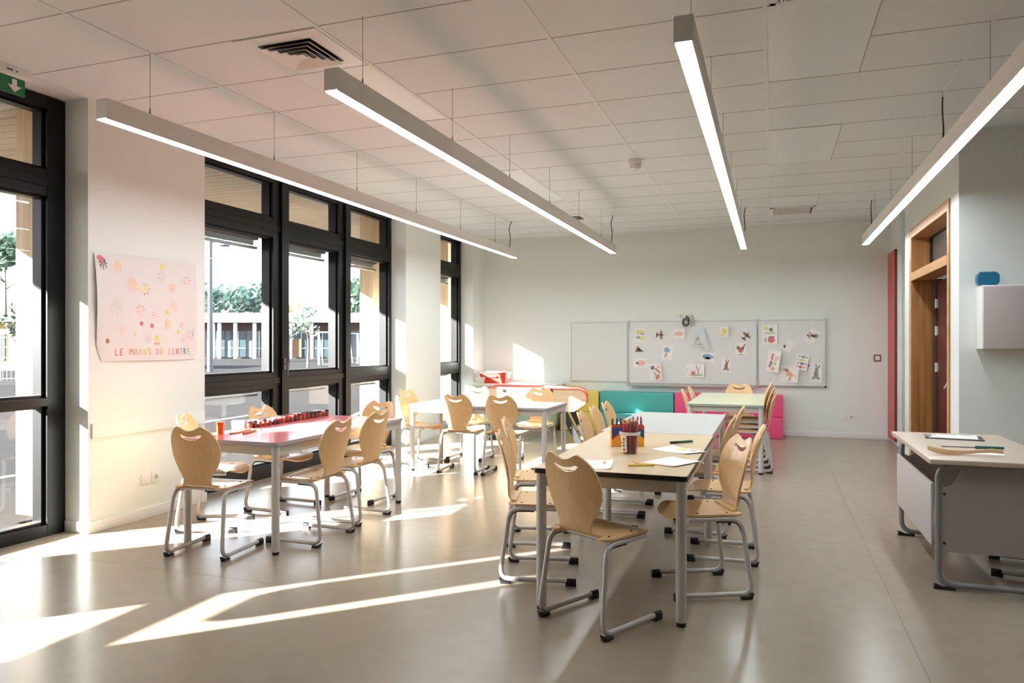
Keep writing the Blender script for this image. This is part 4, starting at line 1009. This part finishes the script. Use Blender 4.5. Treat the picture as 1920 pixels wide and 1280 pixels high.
# the front left corner sits where the photo shows it
cx0 = aty(1843, 600, yfr).x
MB().box(cx0, cx0 + .8, yfr + .018, YC - .001, zb, zt).build('carcass', m_white, t, world=True, bevel=.002)
for i in range(2):
    dr = MB().box(cx0 + .004 + i * .40, cx0 + .398 + i * .40, yfr, yfr + .017, zb + .004, zt - .012).build('cabinet_door', mat('mauve_grey_front', (196, 184, 182), .5), t, world=True, bevel=.002)
t = thing('pencil_case', 'rounded teal pencil case on top of the wall cabinet', 'pencil case', (cx0 + .045, YC - .12, zt + .001))
m_teal = mat('teal_case', (26, 104, 138), .45)
MB().prism(rrect(-.07, .09, 0, .11, .035, 5), (0, .04, 0), (1, 0, 0), (0, 0, 1), .08).build('case_body', m_teal, t, bevel=.010, seg=3)
MB().prism(rrect(-.064, .084, .006, .104, .03, 5), (0, -.0402, 0), (1, 0, 0), (0, 0, 1), .0006).build('front_panel', mat('teal_case_front', (30, 112, 146), .4), t)
MB().tube([(-.05, 0, .112), (.07, 0, .112)], .003, 6).build('zip', m_blk, t)

# ------------------------------------------------------------------ outside: ground, canopy, posts
b = MB().box(-200, -5.16, -120, 200, -.3, -.10)
struct('ground', b, m_asph)
struct('trim_3', MB().box(-7.6, -5.16, -10, 30, -.1, -.06), m_pave)
b = MB()
y = -4.0
while y < 22:
    b.box(-7.95, -5.16, y, y + .132, 3.30, 3.33); y += .142
b.box(-7.95, -5.16, -4, 22, 3.335, 3.50, 1)
struct('trim_4', b, [m_plank, mat('canopy_gap', (70, 54, 40), .8)])
struct('trim_5', MB().box(-8.0, -7.95, -4, 22, 3.24, 3.55), mat('white_fascia', (232, 230, 226), .5))
struct('trim_6', MB().box(-5.16, -4.76, -3, 12.1, H + .1, 3.9).box(-5.16, 3.6, -3, 12.1, 3.4, 3.9), m_wall)
for y in (4.32, 9.60, 12.28):
    t = thing('timber_post', {4.32: 'timber canopy post outside the left glazed door', 9.60: 'timber canopy post outside the right pane of the big window', 12.28: 'timber canopy post outside the narrow far window'}[y], 'post', (-5.7, y, -.1), 0, 'timber canopy posts')
    MB().box(-5.80, -5.58, y - .06, y + .30, .02, 3.30).build('shaft', m_glulam, t, world=True, bevel=.004)
    MB().box(-5.82, -5.56, y - .04, y + .28, -.1, -.06).box(-5.74, -5.64, y + .06, y + .18, -.06, .02).build('steel_foot', m_galv, t, world=True)

# far school building
m_bw = mat('render_white', (104, 108, 110), .6); m_bd = mat('red_brown_cladding', (74, 46, 42), .6); m_bg = mat('dark_glazing', (52, 68, 74), .2); m_roof = mat('white_roof_edge', (168, 170, 172), .5)
TB = 78.0
def gp(px, t, z=0.0):
    p = att(px, 645.6, t); return Vector((p.x, p.y, z))
A, B_ = gp(250, TB), gp(860, TB); U = (B_ - A).normalized(); V = Vector((-U.y, U.x, 0))
LN = (B_ - A).length
t = thing('school_building', 'low white flat-roofed school building across the yard', 'building', (A.x, A.y, -.1))
def bb(u0, u1, v0, v1, z0, z1): 
    pts = [A + U * u + V * v for u, v in ((u0, v0), (u1, v0), (u1, v1), (u0, v1))]
    return [Vector((p.x, p.y, z0)) for p in pts] + [Vector((p.x, p.y, z1)) for p in pts]
FB = [(0, 3, 2, 1), (4, 5, 6, 7), (0, 1, 5, 4), (1, 2, 6, 5), (2, 3, 7, 6), (3, 0, 4, 7)]
MB().add(bb(-5, LN + 5, 1.8, 14, -.1, 3.9), FB).build('wall', m_bw, t, world=True)
MB().add(bb(-5, LN + 5, -.6, 14.5, 3.75, 4.75), FB).build('roof', m_roof, t, world=True)
MB().add(bb(-5, LN + 5, 1.72, 1.8, 2.9, 3.75), FB).build('cladding_band', m_bd, t, world=True)
MB().add(bb(-5, LN + 5, .2, 1.7, -.1, .02), FB).build('step', m_pave, t, world=True)
u = 0.5; k = 0
while u < LN - 1:
    w = MB().add(bb(u, u + 1.7, 1.66, 1.74, .05, 2.85), FB).build('glazed_door', m_bg, t, world=True)
    MB().add(bb(u + .8, u + .9, 1.6, 1.66, .05, 2.85), FB).add(bb(u, u + 1.7, 1.6, 1.66, .95, 1.02), FB).build('door_bar', m_alu, w, world=True)
    u += 2.3; k += 1
u = 2.0
for px in (400, 412, 442, 478, 502, 545, 585):
    p = gp(px, TB - .2) - A; uu = p.dot(U)
    MB().add(bb(uu - .16, uu + .16, -.4, -.1, -.1, 3.75), FB).build('column', m_roof, t, world=True)
p = gp(588, TB) - A; uu = p.dot(U)
MB().add(bb(uu - 2, uu + 2.2, 4, 8, 4.6, 6.7), FB).build('roof_block', m_bw, t, world=True)
p = gp(545, TB) - A; uu = p.dot(U)
MB().add(bb(uu - .5, uu + .7, 1.5, 1.64, 0, 2.0), FB).build('orange_door', mat('orange_door', (130, 92, 60), .6), t, world=True)

# flood light mast
p = gp(394, 40); 
t = thing('floodlight_mast', 'tall grey floodlight mast in the schoolyard', 'light mast', (p.x, p.y, -.1))
m_mast = mat('mast_grey', (78, 84, 92), .5)
MB().cyl((0, 0, 0), (0, 0, 8.2), .16, 12, r2=.11).build('mast', m_mast, t)
for z, dx in ((7.1, .65), (6.3, -.55), (5.6, -.6)):
    l = MB().cyl((0, 0, z), (dx * cT, dx * sT, z + .05), .05, 8).build('arm', m_mast, t)
    MB().lathe([(.05, .25), (.22, .1), (.30, -.2), (.28, -.22), (.01, -.15)], (dx * cT * 1.2, dx * sT * 1.2, z), 12).build('floodlight', mat('lamp_slate', (88, 98, 108), .5), l)

# football goals
def goal(px0, px1, pyb, pyt, label):
    tt = 1.5 * FPX / (pyb - CYP); a, c = gp(px0, tt), gp(px1, tt); h = HC + (CYP - pyt) * tt / FPX
    t = thing('football_goal', label, 'goal', (a.x, a.y, -.1))
    d = c - a
    MB().tube([(0, 0, 0), (0, 0, h + .1), (d.x, d.y, h + .1), (d.x, d.y, 0)], .09, 8).build('goal_frame', m_roof, t)
    back = Vector((-sT, cT, 0)) * 1.2
    MB().tube([(0, 0, h + .1), back + Vector((0, 0, 0)), back + Vector((d.x, d.y, 0)), (d.x, d.y, h + .1)], .05, 6).build('back_stay', m_roof, t)
goal(598, 640, 684, 623, 'white football goal seen through the middle pane')
goal(655, 671, 681, 625, 'small white goal frame seen through the right pane')

# trees
m_tr = mat('bark', (96, 82, 70), .9); 
def leaves(b, c, rad, n, s, mi=0, sc=(1, 1, 1)):
    for _ in range(n):
        while True:
            d = Vector((random.uniform(-1, 1), random.uniform(-1, 1), random.uniform(-1, 1)))
            if .35 < d.length < 1: break
        p = Vector(c) + Vector((d.x * rad * sc[0], d.y * rad * sc[1], d.z * rad * sc[2]))
        u = Vector((random.gauss(0, 1), random.gauss(0, 1), random.gauss(0, 1))).normalized(); v = u.orthogonal().normalized(); w = u.cross(v)
        k = s * random.uniform(.6, 1.3)
        b.add([p - v * k, p + w * k * .6, p + v * k, p - w * k * .6], [(0, 1, 2, 3)], mi)
def tree(px, tt, h0, h1, wid, col, label, kind, lf=.35, n=420, group=None, cols2=None):
    p = gp(px, tt, -.1); hh = h1 - h0
    t = thing(kind, label, 'tree', p, 0, group)
    tk = MB().tube([(0, 0, 0), (wid * .03, 0, h0 * .6), (0, wid * .02, h0 + hh * .6)], [.045 * math.sqrt(h1) , .035 * math.sqrt(h1), .015], 8)
    for k in range(5):
        a = random.uniform(0, 6.28); z = h0 * .8 + hh * random.uniform(0, .4)
        tk.tube([(0, 0, z), (math.cos(a) * wid * .3, math.sin(a) * wid * .3, z + hh * .25)], [.02 * math.sqrt(h1), .006], 6)
    tk.build('trunk', m_tr, t)
    b = MB(); ncl = 9
    for k in range(ncl):
        a = random.uniform(0, 6.28); r = wid * .36 * math.sqrt(random.random()); z = h0 + hh * (.2 + .6 * (k + .5) / ncl)
        leaves(b, (r * math.cos(a), r * math.sin(a), z), wid * .26, n // ncl, lf, 0, (1, 1, min(1.2, hh / wid)))
    b.build('crown', mat('leaf_' + str(col), col, .8, spec=.1), t, smooth=0, normals=False)
gpn = 'umbrella pines behind the school building'
for i, px in enumerate((392, 412, 431, 450, 468, 486, 503)):
    zt = HC + (CYP - random.uniform(531, 540)) * (120 + (i % 3) * 6) / FPX
    tree(px, 120 + (i % 3) * 6, zt - 4.6, zt, 4.6, (128, 150, 140), 'pale green umbrella pine beyond the flat roof, in the row through the left pane', 'pine_tree', .55, 520, gpn)
for i, px in enumerate((520, 545, 570, 596, 618)):
    zt = HC + (CYP - (560, 556, 562, 552, 565)[i]) * (102 + (i % 3) * 6) / FPX
    tree(px, 102 + (i % 3) * 6, zt - 5.5, zt, 5.2, (186, 170, 140) if i != 4 else (126, 148, 126), 'sandy autumn tree beyond the flat roof, through the middle pane' if i != 4 else 'small green tree beside the roof block', 'autumn_tree', .4, 300, 'autumn trees behind the school building' if i != 4 else None)
zt = HC + (CYP - 500) * 90 / FPX
tree(672, 104, 3, zt + .9, 6.0, (112, 140, 114), 'tall dense green tree seen through the right pane', 'cypress_tree', .5, 1100)
tree(740, 112, 3, zt - .6, 5.0, (112, 138, 114), 'dense green tree behind the timber post', 'cypress_tree', .5, 500)
tree(541, 50, 1.6, 3.6, 1.9, (140, 152, 136), 'slender young tree left of the white goal', 'young_tree', .13, 260)
tree(577, 47, 1.8, 4.4, 1.3, (136, 152, 136), 'slender young tree in front of the white goal', 'young_tree', .13, 260)
# left pane: pine, young tree, yellow house, fence
zt = HC + (CYP - 430) * 56 / FPX
tree(8, 56, zt - 3.2, zt, 4.0, (100, 124, 102), 'tall pine with a bare trunk seen through the left glazed door', 'pine_tree', .30, 700)
tree(38, 24, 1.5, 3.2, 1.0, (86, 96, 80), 'young dark leaved tree in front of the yellow house', 'young_tree', .09, 260)
m_yh = mat('yellow_render', (164, 140, 90), .7)
A = gp(-120, 42); B_ = gp(130, 42); U = (B_ - A).normalized(); V = Vector((-U.y, U.x, 0)); LN = (B_ - A).length
t = thing('yellow_house', 'low yellow house behind the fence on the left', 'house', (A.x, A.y, -.1))
MB().add(bb(0, LN, 0, 6, -.1, 2.7), FB).build('wall', m_yh, t, world=True)
MB().add(bb(-.3, LN + .3, -.5, 6.4, 2.7, 3.0), FB).build('roof', mat('pale_roof', (140, 144, 150), .6), t, world=True)
for u0, u1, z0, z1 in ((LN * .42, LN * .52, .5, 2.0), (LN * .25, LN * .36, .5, 2.0), (LN * .62, LN * .68, 0, 2.1)):
    w = MB().add(bb(u0, u1, -.05, .02, z0, z1), FB).build('window', m_bg, t, world=True)
    MB().add(bb(u0, u1, -.08, -.05, z0, z0 + .06), FB).add(bb(u0, u1, -.08, -.05, z1 - .06, z1), FB).add(bb(u0, u0 + .06, -.08, -.05, z0, z1), FB).add(bb(u1 - .06, u1, -.08, -.05, z0, z1), FB).build('sash', m_roof, w, world=True)
A = gp(40, 34); B_ = gp(95, 34); U = (B_ - A).normalized(); V = Vector((-U.y, U.x, 0))
b = MB(); L2 = (B_ - A).length; k = 0
while k * .16 < L2: b.add(bb(k * .16, k * .16 + .14, 0, .03, -.1, 1.75), FB); k += 1
o = b.build('board_fence', mat('mauve_boards', (98, 78, 76), .8), world=False); tag(o, 'mauve board fence between the young tree and the timber post', 'fence')
A = gp(-120, 28); B_ = gp(120, 28); U = (B_ - A).normalized(); V = Vector((-U.y, U.x, 0)); L2 = (B_ - A).length
t = thing('mesh_fence', 'pale wire mesh fence across the left pane', 'fence', (A.x, A.y, -.1))
b = MB(); k = 0
while k * .16 < L2: q = A + U * k * .16; b.bar((q.x, q.y, -.1), (q.x, q.y, 1.7), .012, .012); k += 1
for z in (.1, .5, .9, 1.3, 1.68): b.bar((A.x, A.y, z), (B_.x, B_.y, z), .025, .025)
b.build('wire_mesh', mat('fence_wire', (110, 114, 120), .5), t, world=True, smooth=0)
for k in range(5):
    q = A + U * L2 * k / 4; MB().cyl((q.x, q.y, -.1), (q.x, q.y, 1.75), .035, 8).build('fence_post', m_galv, t, world=True)
A = gp(-200, 27); B_ = gp(140, 27); U = (B_ - A).normalized(); V = Vector((-U.y, U.x, 0))
struct('trim_7', MB().add(bb(0, (B_ - A).length, 0, .35, -.1, .05), FB), m_pave)
# painted lines on the yard
for i, (q0, q1) in enumerate((((-60, 905), (62, 886)), ((380, 792), (520, 770)), ((640, 790), (735, 745)))):
    a, c = atz(*q0, -.1), atz(*q1, -.1); d = (c - a).normalized(); n_ = Vector((-d.y, d.x, 0)) * .06
    struct('trim_%d' % (8 + i), MB().add([a - n_, a + n_, c + n_, c - n_] + [p + Vector((0, 0, .004)) for p in (a - n_, a + n_, c + n_, c - n_)], FB), m_roof)
